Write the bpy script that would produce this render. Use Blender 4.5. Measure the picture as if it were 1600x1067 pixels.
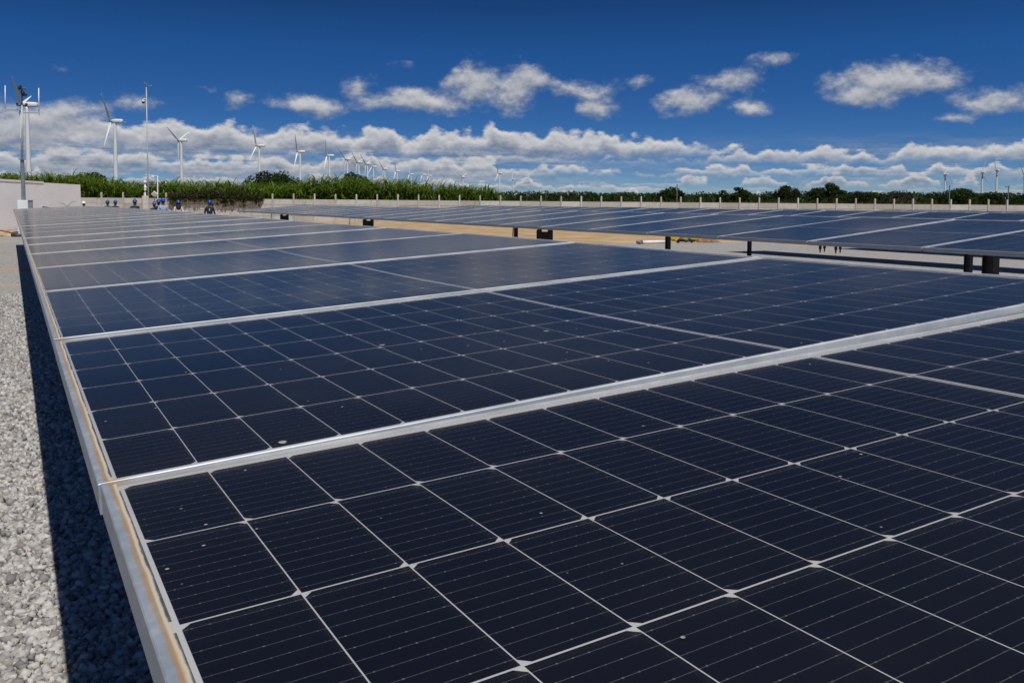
import bpy, bmesh, math, random
import numpy as np
from mathutils import Vector, Matrix

for o in list(bpy.data.objects): bpy.data.objects.remove(o)
scene = bpy.context.scene
COL = scene.collection
rnd = random.Random(7)

# ------------------------------------------------------------------ camera
# world: X across the tracker rows, Y along them, Z up; camera stands at (0,0,1.9)
F_PX, PPX, PPY = 1367.0, 800.0, 400.0
VPX, VPY, HOR_SLOPE = 16.5, 310.5, 0.008
CAM_H = 1.9

def _cray(px, py):
    v = np.array([(px-PPX)/F_PX, (py-PPY)/F_PX, 1.0]); return v/np.linalg.norm(v)
_Y = _cray(VPX, VPY)
_Z = np.cross(_Y, _cray(VPX+1000, VPY+1000*HOR_SLOPE)); _Z /= np.linalg.norm(_Z)
if _Z[1] > 0: _Z = -_Z
_X = np.cross(_Y, _Z)
MW = np.stack([_X, _Y, _Z])
CAMP = np.array([0, 0, CAM_H])
def wray(px, py): return MW @ _cray(px, py)
def at_z(px, py, z): r = wray(px, py); return CAMP+r*(z-CAM_H)/r[2]
def at_y(px, py, y): r = wray(px, py); return CAMP+r*y/r[1]
def at_x(px, py, x): r = wray(px, py); return CAMP+r*x/r[0]
def at_d(px, py, d):
    r = MW @ np.array([(px-PPX)/F_PX, (py-PPY)/F_PX, 1.0]); return CAMP+r*d
def hor_y(px): return VPY+(px-VPX)*HOR_SLOPE
def azel(px, py):
    r = wray(px, py); return math.degrees(math.atan2(r[0], r[1])), math.degrees(math.asin(r[2]))

cam_d = bpy.data.cameras.new('camera'); cam = bpy.data.objects.new('camera', cam_d); COL.objects.link(cam)
R = Matrix(((MW[0][0], -MW[0][1], -MW[0][2]), (MW[1][0], -MW[1][1], -MW[1][2]), (MW[2][0], -MW[2][1], -MW[2][2])))
cam.matrix_world = Matrix.Translation((0, 0, CAM_H)) @ R.to_4x4()
cam_d.sensor_width = 36; cam_d.lens = F_PX/1600*36
cam_d.shift_x = 0; cam_d.shift_y = -(533.5-PPY)/1600
cam_d.clip_start = 0.05; cam_d.clip_end = 30000
scene.camera = cam

# ------------------------------------------------------------------ node helper
class NT:
    def __init__(s, tree): s.t = tree; s.n = tree.nodes; s.l = tree.links
    def new(s, typ, **kw):
        n = s.n.new(typ)
        for k, v in kw.items(): setattr(n, k, v)
        return n
    def link(s, a, b): s.l.new(a, b)
    def setin(s, sock, v):
        if hasattr(v, 'is_output') or isinstance(v, bpy.types.NodeSocket): s.l.new(v, sock)
        elif v is not None: sock.default_value = v
    def m(s, op, a, b=None, c=None, clamp=False):
        n = s.n.new('ShaderNodeMath'); n.operation = op; n.use_clamp = clamp
        for i, v in enumerate((a, b, c)):
            if v is not None: s.setin(n.inputs[i], v)
        return n.outputs[0]
    def vm(s, op, a, b=None):
        n = s.n.new('ShaderNodeVectorMath'); n.operation = op
        s.setin(n.inputs[0], a)
        if b is not None: s.setin(n.inputs[1], b)
        return n.outputs[1] if op in ('LENGTH', 'DOT_PRODUCT') else n.outputs[0]
    def xyz(s, x, y, z):
        n = s.n.new('ShaderNodeCombineXYZ')
        for i, v in enumerate((x, y, z)): s.setin(n.inputs[i], v)
        return n.outputs[0]
    def sep(s, v):
        n = s.n.new('ShaderNodeSeparateXYZ'); s.setin(n.inputs[0], v); return n.outputs
    def ss(s, v, lo, hi, a=0.0, b=1.0, kind='SMOOTHSTEP'):
        n = s.n.new('ShaderNodeMapRange'); n.interpolation_type = kind
        for i, q in enumerate((v, lo, hi, a, b)): s.setin(n.inputs[i], q)
        return n.outputs[0]
    def noise(s, vec, scale=1.0, detail=4.0, rough=0.5, dist=0.0, lac=2.0):
        n = s.n.new('ShaderNodeTexNoise'); n.noise_dimensions = '3D'
        s.setin(n.inputs['Vector'], vec); s.setin(n.inputs['Scale'], scale); s.setin(n.inputs['Detail'], detail)
        s.setin(n.inputs['Roughness'], rough); s.setin(n.inputs['Distortion'], dist); s.setin(n.inputs['Lacunarity'], lac)
        return n.outputs
    def voro(s, vec, scale, feature='F1', rand=1.0):
        n = s.n.new('ShaderNodeTexVoronoi'); n.feature = feature
        s.setin(n.inputs['Vector'], vec); s.setin(n.inputs['Scale'], scale); s.setin(n.inputs['Randomness'], rand)
        return n.outputs
    def mix(s, f, a, b, kind='MIX'):
        n = s.n.new('ShaderNodeMix'); n.data_type = 'RGBA'; n.blend_type = kind
        s.setin(n.inputs[0], f)
        for i, v in ((6, a), (7, b)):
            if isinstance(v, (tuple, list)): n.inputs[i].default_value = (*v, 1) if len(v) == 3 else v
            else: s.setin(n.inputs[i], v)
        return n.outputs[2]
    def bump(s, h, strength=0.3, dist=0.01):
        n = s.n.new('ShaderNodeBump'); s.setin(n.inputs['Height'], h)
        n.inputs['Strength'].default_value = strength; n.inputs['Distance'].default_value = dist
        return n.outputs[0]

# ------------------------------------------------------------------ sun and sky
SUN_VEC = Vector((-0.046, -0.50, 1.0)).normalized()      # towards the sun: high, behind the camera
SUN_EL = math.asin(SUN_VEC.z); SUN_AZ = math.atan2(SUN_VEC.x, SUN_VEC.y)
world = bpy.data.worlds.new('World'); scene.world = world; world.use_nodes = True
wn = NT(world.node_tree); wn.n.clear()

tc = wn.new('ShaderNodeTexCoord')
dirv = wn.vm('NORMALIZE', tc.outputs['Generated'])
dx, dy, dz = wn.sep(dirv)
az = wn.m('MULTIPLY', wn.m('ARCTAN2', dx, dy), 180/math.pi)
el = wn.m('MULTIPLY', wn.m('ARCSINE', dz), 180/math.pi)
# clouds live in (azimuth, elevation); relief comes from comparing the field with itself a little higher up, where the sun is
def cnoise(kx, ky, seed, off, detail, rough=0.6):
    v = wn.xyz(wn.m('MULTIPLY', az, kx), wn.m('MULTIPLY_ADD', el, ky, off*ky), seed)
    return wn.m('SUBTRACT', wn.noise(v, 1.0, detail, rough)[0], 0.5)
nb0 = cnoise(0.30, 0.48, 3.1, 0.0, 7.0, 0.62); nb1 = cnoise(0.30, 0.48, 3.1, 0.35, 5.0, 0.62)
nl0 = cnoise(0.62, 1.05, 9.7, 0.0, 7.0, 0.62); nl1 = cnoise(0.62, 1.05, 9.7, 0.20, 6.0, 0.62); nv = cnoise(0.20, 1.9, 41.0, 0.0, 6.0, 0.6)
blobs = [(40, 190, 130, 44, 1.0), (470, 162, 75, 20, .85), (558, 138, 34, 26, .75), (640, 158, 110, 20, .85), (745, 132, 50, 38, .95),
         (812, 140, 50, 38, .9), (905, 140, 70, 22, .50), (935, 170, 40, 16, .66), (1075, 156, 66, 24, .85), (1140, 126, 56, 20, .62),
         (1215, 96, 36, 12, .45), (1000, 130, 26, 16, .55), (1385, 126, 130, 30, .95), (1350, 146, 66, 30, .85), (1550, 158, 80, 26, .9),
         (1490, 184, 46, 14, .7), (640, 97, 26, 12, .40), (380, 155, 28, 16, .5), (90, 108, 34, 14, .38), (300, 135, 50, 9, .36),
         (215, 160, 34, 11, .40), (1165, 168, 36, 12, .5)]
comb = wn.xyz(az, el, 0.0)
def upper(off):
    acc = None
    for px, py, wx, wy, amp in blobs:
        a, e = azel(px, py); w = abs(azel(px+wx, py)[0]-a)*1.12; h = abs(azel(px, py-wy)[1]-e)*1.15
        n = wn.new('ShaderNodeVectorMath', operation='MULTIPLY_ADD'); wn.link(comb, n.inputs[0])
        n.inputs[1].default_value = (1/w, 1/h, 0); n.inputs[2].default_value = (-a/w, -(e-off)/h, 0)
        d = wn.m('MULTIPLY_ADD', wn.vm('LENGTH', n.outputs[0]), -amp, amp)
        acc = d if acc is None else wn.m('MAXIMUM', acc, d)
    return acc
u0, u1 = upper(0.0), upper(0.55)
dU = wn.m('MULTIPLY_ADD', nb0, 2.1, wn.m('MULTIPLY_ADD', u0, 0.9, -0.10))
dU = wn.m('MINIMUM', dU, wn.m('MULTIPLY_ADD', u0, 2.5, 0.45))
mU = wn.ss(dU, -0.08, 0.55)
litU = wn.m('ADD', 0.40, wn.m('MULTIPLY_ADD', wn.m('SUBTRACT', nb0, nb1), 2.2, wn.m('MULTIPLY', wn.m('SUBTRACT', u0, u1), 0.55)), clamp=True)
litU = wn.m('MULTIPLY', litU, wn.ss(dU, 0.0, 0.45, 0.72, 1.0))
relief = wn.m('MULTIPLY', wn.m('SUBTRACT', nl0, nl1), 1.5)
def elpx(px, py): return azel(px, py)[1]
def azpx(px): return azel(px, 300)[0]
def deck_row(base, h, kx, seed, puff, gain, lo, hi, soft, dim, strk=0.0):
    """one receding row of cumulus: level base, billowing sunlit top -> (mask, lit)"""
    tn = wn.noise(wn.xyz(wn.m('MULTIPLY', az, kx), seed, 0.0), 1.0, 3.0, 0.55)[0]
    th = wn.ss(tn, 0.30, 0.68, h*gain, h, 'LINEAR')
    if lo is not None: th = wn.m('MULTIPLY', th, wn.ss(az, lo-soft, lo+soft))
    if hi is not None: th = wn.m('MULTIPLY', th, wn.ss(az, hi+soft, hi-soft))
    rel = wn.m('SUBTRACT', el, wn.m('MULTIPLY_ADD', nl1, h*0.35, wn.m('MULTIPLY_ADD', wn.m('SUBTRACT', tn, 0.5), h*1.1, base)))
    gap = wn.m('SUBTRACT', wn.m('MULTIPLY_ADD', nl0, h*puff, th), rel)
    if strk: gap = wn.m('MULTIPLY_ADD', nv, h*strk, gap)
    mk = wn.m('MULTIPLY', wn.ss(gap, 0.0, h*0.26), wn.ss(rel, -h*0.35, h*0.30))
    lt = wn.ss(gap, h*0.95, h*0.15, 0.10, 0.86)
    lt = wn.m('ADD', lt, relief, clamp=True)
    return mk, (wn.m('MULTIPLY', lt, dim) if dim != 1 else lt)
veil_m = wn.m('MULTIPLY', wn.ss(nv, -0.16, 0.10), wn.m('MULTIPLY', wn.ss(el, 4.6, 3.0), wn.ss(el, 0.0, 0.5)))
veil_m = wn.m('MULTIPLY', veil_m, wn.m('MAXIMUM', wn.ss(az, azpx(1000), azpx(700), 0.22, 0.92), wn.ss(az, azpx(1120), azpx(1300), 0.0, 0.4)))
veil_l = wn.m('ADD', wn.m('MULTIPLY_ADD', nv, 1.1, 0.26), relief, clamp=True)
deck = [(veil_m, veil_l),
        deck_row(elpx(900, 304), 0.50, 0.70, 31.0, 1.0, -.7, None, None, 1, .80, 2.2),
        deck_row(elpx(500, 290), 0.75, 0.50, 25.0, 0.9, -0.1, None, azpx(980), 8, .86, 1.9),
        deck_row(elpx(1300, 288), 0.75, 0.45, 19.0, 0.9, -.45, azpx(1000), None, 5, .84, 2.2),
        deck_row(elpx(1350, 268), 1.0, 0.30, 44.0, 1.2, -0.3, azpx(1090), None, 4, .92, 1.5),
        deck_row(elpx(500, 264), 1.2, 0.28, 52.0, 1.0, 0.2, None, azpx(880), 6, .95, 1.2),
        deck_row(elpx(1350, 246), 1.3, 0.22, 8.0, 1.3, 0.0, azpx(1120), None, 3, 1, .6),
        deck_row(elpx(600, 236), 1.8, 0.20, 2.0, 1.15, 0.55, None, azpx(1060), 3.5, 1)]
# clear sky
sky = wn.new('ShaderNodeTexSky'); sky.sky_type = 'NISHITA'; sky.sun_disc = False
sky.sun_elevation = SUN_EL; sky.sun_rotation = SUN_AZ; sky.altitude = 0; sky.air_density = 1.0; sky.dust_density = 0.3; sky.ozone_density = 4.0
# the lens filter deepens the blue quickly above the horizon
sv = wn.vm('NORMALIZE', wn.xyz(dx, dy, wn.m('ADD', wn.m('MULTIPLY', wn.m('MAXIMUM', dz, 0.0), 3.4), 0.03)))
wn.link(sv, sky.inputs['Vector'])
hsv = wn.new('ShaderNodeHueSaturation'); hsv.inputs['Saturation'].default_value = 1.15; hsv.inputs['Value'].default_value = 0.85
wn.link(sky.outputs[0], hsv.inputs['Color'])
tint = wn.mix(wn.ss(el, 0.0, 5.0, kind='LINEAR'), (.95, .98, 1.0), (.58, .98, 1.32))          # polarised blue
tint = wn.mix(wn.ss(el, 5.0, 9.5, kind='LINEAR'), tint, (.40, .92, 1.36))
tint = wn.mix(wn.ss(el, 9.5, 14.0, kind='LINEAR'), tint, (.27, .51, .78))
clear = wn.mix(1.0, hsv.outputs[0], tint, 'MULTIPLY')
SKY_STR = 0.10
CL_DARK = (2.1, 2.6, 3.6); CL_LIT = (8.6, 8.6, 8.7)
full = clear
for mk, lt in deck + [(mU, litU)]:
    full = wn.mix(wn.m('MULTIPLY', mk, 0.96), full, wn.mix(lt, CL_DARK, CL_LIT))
bg = wn.new('ShaderNodeBackground'); bg.inputs['Strength'].default_value = SKY_STR
wn.link(full, bg.inputs['Color'])
wo = wn.new('ShaderNodeOutputWorld'); wn.link(bg.outputs[0], wo.inputs['Surface'])

world.cycles.sampling_method = 'MANUAL'; world.cycles.sample_map_resolution = 512
sun_d = bpy.data.lights.new('sun', 'SUN'); sun_d.energy = 5.0; sun_d.angle = math.radians(0.5); sun_d.color = (1.0, 0.96, 0.9)
sun = bpy.data.objects.new('sun', sun_d); COL.objects.link(sun)
sun.rotation_euler = SUN_VEC.to_track_quat('Z', 'Y').to_euler(); sun.location = (0, 0, 60)
scene.view_settings.view_transform = 'Standard'; scene.view_settings.look = 'None'
scene.view_settings.exposure = -0.38; scene.view_settings.gamma = 1.0; scene.view_settings.use_curve_mapping = False

# ------------------------------------------------------------------ mesh helpers
def mesh(name, verts, faces, mats=(), smooth=False, midx=None, uv=None):
    me = bpy.data.meshes.new(name); me.from_pydata([tuple(map(float, v)) for v in verts], [], faces)
    for m_ in (mats if isinstance(mats, (list, tuple)) else [mats]): me.materials.append(m_)
    if midx is not None: me.polygons.foreach_set('material_index', midx)
    if uv is not None:
        l = me.uv_layers.new(name='UVMap'); l.data.foreach_set('uv', np.asarray(uv, dtype=np.float32).ravel())
    if smooth: me.polygons.foreach_set('use_smooth', [True]*len(me.polygons))
    me.update(); return me
def quads_mesh(name, V, Q, mat, tone=None, smooth=False):
    """fast mesh from numpy arrays of verts and quads, optional per-face tone attribute"""
    me = bpy.data.meshes.new(name); n = len(Q); k = Q.shape[1]
    me.vertices.add(len(V)); me.vertices.foreach_set('co', V.astype(np.float32).ravel())
    me.loops.add(n*k); me.loops.foreach_set('vertex_index', Q.astype(np.int32).ravel())
    me.polygons.add(n); me.polygons.foreach_set('loop_start', np.arange(0, n*k, k, dtype=np.int32))
    me.polygons.foreach_set('loop_total', np.full(n, k, dtype=np.int32))
    if smooth: me.polygons.foreach_set('use_smooth', np.ones(n, dtype=bool))
    me.materials.append(mat)
    if tone is not None:
        a = me.attributes.new('tone', 'FLOAT', 'FACE'); a.data.foreach_set('value', tone.astype(np.float32))
    me.update(calc_edges=True); return me
def ob(name, me, parent=None, loc=None, rot=None, label=None, cat=None, group=None, kind=None):
    o = bpy.data.objects.new(name, me); COL.objects.link(o)
    if parent is not None: o.parent = parent
    if loc is not None: o.location = loc
    if rot is not None: o.rotation_euler = rot
    for k, v in (('label', label), ('category', cat), ('group', group), ('kind', kind)):
        if v: o[k] = v
    return o
def empty(name, loc, rz=0, label=None, cat=None, group=None):
    o = ob(name, None, None, loc, (0, 0, rz), label, cat, group); o.empty_display_size = 0.2; return o
class B:
    """collects boxes, tubes and lofts into one mesh"""
    def __init__(s): s.v = []; s.f = []; s.mi = []
    def add(s, v, f, mi=0):
        k = len(s.v); s.v += [tuple(map(float, q)) for q in v]; s.f += [tuple(i+k for i in q) for q in f]; s.mi += [mi]*len(f)
    def box(s, x0, x1, y0, y1, z0, z1, mi=0, bev=0.0):
        if bev:
            bm = bmesh.new(); bmesh.ops.create_cube(bm, size=1)
            for v in bm.verts: v.co = ((x0+x1)/2+v.co.x*(x1-x0), (y0+y1)/2+v.co.y*(y1-y0), (z0+z1)/2+v.co.z*(z1-z0))
            bmesh.ops.bevel(bm, geom=list(bm.edges), offset=bev, segments=2, affect='EDGES', profile=0.7)
            bm.verts.index_update(); s.add([v.co[:] for v in bm.verts], [[v.index for v in f.verts] for f in bm.faces], mi); bm.free(); return
        s.add([(x0,y0,z0),(x1,y0,z0),(x1,y1,z0),(x0,y1,z0),(x0,y0,z1),(x1,y0,z1),(x1,y1,z1),(x0,y1,z1)],
              [(0,3,2,1),(4,5,6,7),(0,1,5,4),(1,2,6,5),(2,3,7,6),(3,0,4,7)], mi)
    def loft(s, rings, mi=0, cap=True):
        n = len(rings[0]); k = len(s.v)
        for r in rings: s.v += [tuple(map(float, q)) for q in r]
        for a in range(len(rings)-1):
            for i in range(n):
                j = (i+1) % n; s.f.append((k+a*n+i, k+a*n+j, k+(a+1)*n+j, k+(a+1)*n+i)); s.mi.append(mi)
        if cap:
            s.f.append(tuple(k+i for i in reversed(range(n)))); s.f.append(tuple(k+(len(rings)-1)*n+i for i in range(n))); s.mi += [mi, mi]
    def tube(s, pts, rad, n=8, mi=0, cap=True):
        rad = rad if isinstance(rad, (list, tuple)) else [rad]*len(pts)
        P = [Vector(p) for p in pts]; rings = []
        for i, p in enumerate(P):
            d = (P[min(i+1, len(P)-1)]-P[max(i-1, 0)]).normalized()
            a = d.cross(Vector((0, 0, 1)) if abs(d.z) < .95 else Vector((1, 0, 0))).normalized(); b = d.cross(a)
            rings.append([p+(a*math.cos(2*math.pi*k/n)+b*math.sin(2*math.pi*k/n))*rad[i] for k in range(n)])
        s.loft(rings, mi, cap)
    def ball(s, c, r, mi=0, seg=10, rg=6, z0=-1.0):
        rx, ry, rz = r if isinstance(r, (tuple, list)) else (r, r, r); rings = []
        a0 = math.asin(max(-.98, z0)); 
        for i in range(rg+1):
            t = a0+(math.asin(.98)-a0)*i/rg
            rings.append([(c[0]+rx*math.cos(t)*math.cos(2*math.pi*k/seg), c[1]+ry*math.cos(t)*math.sin(2*math.pi*k/seg), c[2]+rz*math.sin(t)) for k in range(seg)])
        s.loft(rings, mi)
    def me(s, name, mats, smooth=False): return mesh(name, s.v, s.f, mats, smooth, s.mi)

# ------------------------------------------------------------------ materials
def mat(name):
    m_ = bpy.data.materials.new(name); m_.use_nodes = True; t = NT(m_.node_tree); t.n.clear()
    out = t.new('ShaderNodeOutputMaterial'); return m_, t, out
def pbsdf(t, out, color, rough=0.6, metal=0.0, normal=None, spec=None):
    p = t.new('ShaderNodeBsdfPrincipled')
    if isinstance(color, tuple): p.inputs['Base Color'].default_value = (*color, 1)
    else: t.link(color, p.inputs['Base Color'])
    t.setin(p.inputs['Roughness'], rough); t.setin(p.inputs['Metallic'], metal)
    if normal is not None: t.link(normal, p.inputs['Normal'])
    if spec is not None: p.inputs['Specular IOR Level'].default_value = spec
    if out is not None: t.link(p.outputs[0], out.inputs['Surface'])
    return p
def plain(name, color, rough=0.6, metal=0.0, var=0.12, scale=6.0, coords='Object'):
    """a paint or metal with slight mottling"""
    m_, t, out = mat(name); c = t.new('ShaderNodeTexCoord').outputs[coords]
    n = t.noise(c, scale, 5, 0.6)[0]
    col = t.mix(t.ss(n, .3, .7), tuple(v*(1-var) for v in color), tuple(min(1, v*(1+var)) for v in color))
    pbsdf(t, out, col, t.ss(n, .2, .8, rough*.85, min(1, rough*1.15)), metal); return m_

def make_ground_mat():
    m_, t, out = mat('ground_gravel_sand'); geo = t.new('ShaderNodeNewGeometry').outputs['Position']
    x, y, z = t.sep(geo)
    # crushed grey stone
    vo = t.voro(geo, 34.0); vc = vo['Color']; vd = vo['Distance']
    v2 = t.voro(geo, 11.0)['Color']
    tone = t.sep(vc)[0]; tone2 = t.sep(v2)[1]
    gcol = t.mix(tone, (.27, .26, .24), (.60, .585, .55))
    gcol = t.mix(t.ss(tone2, .6, 1.0, 0.0, .3), gcol, (.46, .39, .29))
    gcol = t.mix(t.ss(vd, .42, .72, 0.0, .7), gcol, (.10, .093, .085))
    gcol = t.mix(.35, gcol, t.mix(t.sep(vc)[2], (.2, .195, .185), (.62, .6, .575)))
    patch = t.noise(geo, 0.8, 4, .6)[0]
    gcol = t.mix(t.ss(patch, .5, .75, 0.0, .4), gcol, (.40, .345, .26))
    # tan sandy soil
    s1 = t.noise(geo, 0.55, 7, .62)[0]; s2 = t.noise(geo, 5.0, 6, .65)[0]
    scol = t.mix(t.ss(s1, .3, .72), (.33, .215, .105), (.56, .40, .225))
    scol = t.mix(t.ss(s2, .56, .72, 0.0, .55), scol, (.19, .12, .06))
    # field soil with weeds beyond the wall
    fcol = t.mix(t.ss(s1, .4, .6), (.07, .085, .03), (.12, .10, .05))
    wob = t.m('MULTIPLY', t.m('SUBTRACT', t.noise(geo, 0.22, 4, .6)[0], .5), 11.0)
    bnd = t.m('ADD', t.ss(x, 3.0, 16.0, 51.5, 34.5), t.ss(x, 22.0, 60.0, 0.0, -10.0, 'LINEAR'))
    sand = t.ss(t.m('SUBTRACT', t.m('ADD', y, wob), bnd), -.8, 1.2)
    sand = t.m('MAXIMUM', sand, t.m('MULTIPLY', t.ss(t.noise(geo, .35, 5, .65)[0], .53, .64), t.ss(y, 16.0, 26.0, 0.0, .85)))
    col = t.mix(sand, gcol, scol)
    wallline = t.m('ADD', t.m('MULTIPLY', t.m('SUBTRACT', x, 23.75), .433), t.m('MULTIPLY', t.m('SUBTRACT', y, 80.6), .901))
    col = t.mix(t.ss(wallline, .5, 2.5), col, fcol)
    h = t.m('MULTIPLY', t.m('ADD', t.m('MULTIPLY', tone, 1.0), t.m('MULTIPLY', vd, -1.2)), t.m('SUBTRACT', 1.0, sand))
    h = t.m('ADD', h, t.m('MULTIPLY', s2, sand))
    pbsdf(t, out, col, .95, normal=t.bump(h, .8, .02), spec=.2); return m_
M_GROUND = make_ground_mat()

def make_stone_mat():
    m_, t, out = mat('crushed_stone'); a = t.new('ShaderNodeAttribute', attribute_name='tone').outputs['Fac']
    geo = t.new('ShaderNodeNewGeometry').outputs['Position']
    n = t.noise(geo, 180.0, 4, .6)[0]
    c = t.mix(t.m('POWER', a, .8), (.17, .165, .157), (.58, .56, .53)); f = t.m('FRACT', t.m('MULTIPLY', a, 7.31))
    c = t.mix(t.ss(f, .7, 1.0, 0.0, .4), c, (.48, .41, .31))
    c = t.mix(t.ss(n, .35, .7, 0.0, .3), c, (.22, .21, .2))
    pbsdf(t, out, c, .9, normal=t.bump(n, .25, .004), spec=.25); return m_
M_STONE = make_stone_mat()

def make_cell_mat():
    m_, t, out = mat('silicon_cell'); uv = t.new('ShaderNodeUVMap', uv_map='UVMap').outputs[0]
    u, v, _ = t.sep(uv)                                    # metres inside one cell, u along the busbars
    ph = t.m('FRACT', t.m('MULTIPLY', v, 10/.182)); dist = t.m('MULTIPLY', t.m('ABSOLUTE', t.m('SUBTRACT', ph, .5)), .0182)
    line = t.ss(dist, .00042, .00022)
    pu = t.m('ABSOLUTE', t.m('SUBTRACT', t.m('FRACT', t.m('MULTIPLY', u, 1/.0125)), .5))
    pad = t.m('MULTIPLY', t.ss(pu, .07, .05), t.ss(dist, .00095, .0007))
    geo = t.new('ShaderNodeNewGeometry').outputs['Position']
    gl = t.noise(geo, 55.0, 3, .7)[0]
    pad = t.m('MULTIPLY', pad, t.ss(gl, .46, .62, .15, 1.0))
    info = t.noise(geo, 2.2, 3, .5)[0]
    base = t.mix(t.ss(info, .3, .7), (.0042, .0046, .0080), (.0068, .0072, .0120))
    col = t.mix(t.m('MULTIPLY', line, .5), base, (.15, .15, .165))
    col = t.mix(t.m('MULTIPLY', pad, .28), col, (.40, .40, .42))
    p = pbsdf(t, out, col, .42, spec=.22); return m_
M_CELL = make_cell_mat()

def make_glass_mat():
    """clear front sheet: mirror-like at grazing angles, with dust, droppings and a rusty tide-mark along the left frame"""
    m_, t, out = mat('panel_glass'); geo = t.new('ShaderNodeNewGeometry').outputs['Position']
    oc = t.new('ShaderNodeTexCoord').outputs['Object']; x, y, z = t.sep(oc)
    rndo = t.new('ShaderNodeObjectInfo').outputs['Random']
    wav = t.noise(geo, 1.3, 2, .5)[0]
    nrm = t.bump(wav, .06, .02)
    fr = t.new('ShaderNodeFresnel'); fr.inputs['IOR'].default_value = 1.40; t.link(nrm, fr.inputs['Normal'])
    gl = t.new('ShaderNodeBsdfGlossy'); gl.inputs['Roughness'].default_value = .14; gl.inputs['Color'].default_value = (.88, .77, .66, 1); t.link(nrm, gl.inputs['Normal'])
    tr = t.new('ShaderNodeBsdfTransparent'); tr.inputs['Color'].default_value = (.97, .98, .985, 1)
    mx = t.new('ShaderNodeMixShader'); t.link(fr.outputs[0], mx.inputs[0]); t.link(tr.outputs[0], mx.inputs[1]); t.link(gl.outputs[0], mx.inputs[2])
    # dust film and specks
    tau = t.ss(t.noise(geo, 1.7, 6, .65)[0], .35, .75, .0006, .0044)
    cosv = t.m('MAXIMUM', t.vm('DOT_PRODUCT', t.new('ShaderNodeNewGeometry').outputs['Incoming'], t.new('ShaderNodeNewGeometry').outputs['Normal']), .006)
    film = t.m('SUBTRACT', 1.0, t.m('EXPONENT', t.m('DIVIDE', tau, t.m('MULTIPLY', cosv, -1.0))))      # a dust layer looks denser seen edge-on
    sp = t.voro(geo, 26.0); speck = t.m('MULTIPLY', t.ss(sp['Distance'], .055, .03), t.ss(t.sep(sp['Color'])[0], .60, .66))
    sp2 = t.voro(geo, 4.2); d2 = t.m('ADD', sp2['Distance'], t.m('MULTIPLY', t.noise(geo, 160.0, 3, .6)[0], .03))
    drop = t.m('MULTIPLY', t.ss(d2, .042, .034), t.ss(t.sep(sp2['Color'])[1], .45, .48))
    # tide-mark of dirt where water dries against the left frame
    wob = t.m('MULTIPLY', t.m('SUBTRACT', t.noise(geo, 14.0, 5, .65)[0], .5), .006)
    edge = t.m('ADD', x, wob)
    tide = t.m('MULTIPLY', t.ss(edge, -.0045, -.0065), t.ss(t.noise(geo, 4.0, 4, .6)[0], .2, .5, .55, 1.0))
    yl = t.m('ADD', t.m('SUBTRACT', 1.1185, y), wob)
    tide2 = t.m('MULTIPLY', t.ss(yl, .0085, .006, 0.0, .35), t.ss(x, .35, .0, 0.25, 1.0))
    rust = t.ss(t.m('ADD', edge, .0085), .0012, -.0012)
    dcol = t.mix(rust, (.52, .47, .37), (.46, .27, .12))
    dcol = t.mix(t.m('MAXIMUM', tide, tide2), (.42, .39, .34), dcol)
    amt = t.m('MAXIMUM', t.m('MAXIMUM', film, t.m('MULTIPLY', speck, .75)), t.m('MAXIMUM', t.m('MULTIPLY', drop, .8), t.m('MAXIMUM', t.m('MULTIPLY', tide, .92), tide2)))
    df = t.new('ShaderNodeBsdfDiffuse'); t.link(dcol, df.inputs['Color'])
    m2 = t.new('ShaderNodeMixShader'); t.link(amt, m2.inputs[0]); t.link(mx.outputs[0], m2.inputs[1]); t.link(df.outputs[0], m2.inputs[2])
    t.link(m2.outputs[0], out.inputs['Surface']); return m_
M_GLASS = make_glass_mat()

def make_alu_mat():
    m_, t, out = mat('anodised_aluminium'); geo = t.new('ShaderNodeNewGeometry').outputs['Position']
    oc = t.new('ShaderNodeTexCoord').outputs['Object']; x, y, z = t.sep(oc)
    n = t.noise(geo, 9.0, 6, .65)[0]; n2 = t.noise(geo, 60.0, 4, .6)[0]
    c = t.mix(t.ss(n, .3, .7), (.42, .455, .48), (.62, .64, .65))
    c = t.mix(t.ss(n2, .5, .75, 0.0, .25), c, (.50, .47, .42))
    wob = t.m('MULTIPLY', t.m('SUBTRACT', t.noise(geo, 11.0, 5, .65)[0], .5), .008)
    st = t.m('MULTIPLY', t.ss(t.m('ADD', x, wob), -.0142, -.0115), t.ss(x, .02, .0))
    c = t.mix(t.m('MULTIPLY', st, .55), c, (.42, .27, .14))
    grime_shade = t.m('MULTIPLY', t.ss(x, -.006, -.012), t.ss(n2, .25, .6, .55, .95))          # outer left edge: weathering, plus darkening painted in for its angle to light
    c = t.mix(t.m('MULTIPLY', grime_shade, .75), c, t.mix(st, (.235, .27, .30), (.40, .25, .12)))
    pbsdf(t, out, c, t.ss(n, .2, .8, .42, .62), .30); return m_
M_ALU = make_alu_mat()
def make_sheet():
    m_, t, out = mat('module_backsheet'); n = t.noise(t.new('ShaderNodeTexCoord').outputs['Object'], 8.0, 4, .6)[0]
    bf = t.new('ShaderNodeNewGeometry').outputs['Backfacing']          # rear coloured near-black to cut light bounced into the shade below
    c = t.mix(bf, t.mix(n, (.45, .45, .46), (.51, .51, .52)), (.02, .022, .035)); pbsdf(t, out, c, .5); return m_
M_SHEET = make_sheet()
M_RIBBON = plain('tinned_ribbon', (.10, .105, .12), .35, .3, .3, 60)
M_STEEL = plain('galvanised_steel', (.20, .205, .215), .55, .5, .18, 5)
M_STEEL_DK = plain('dark_bearing_steel', (.035, .036, .04), .6, .2, .25, 8)
M_BLACK = plain('black_plastic', (.018, .018, .02), .5, 0, .2, 20)

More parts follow.
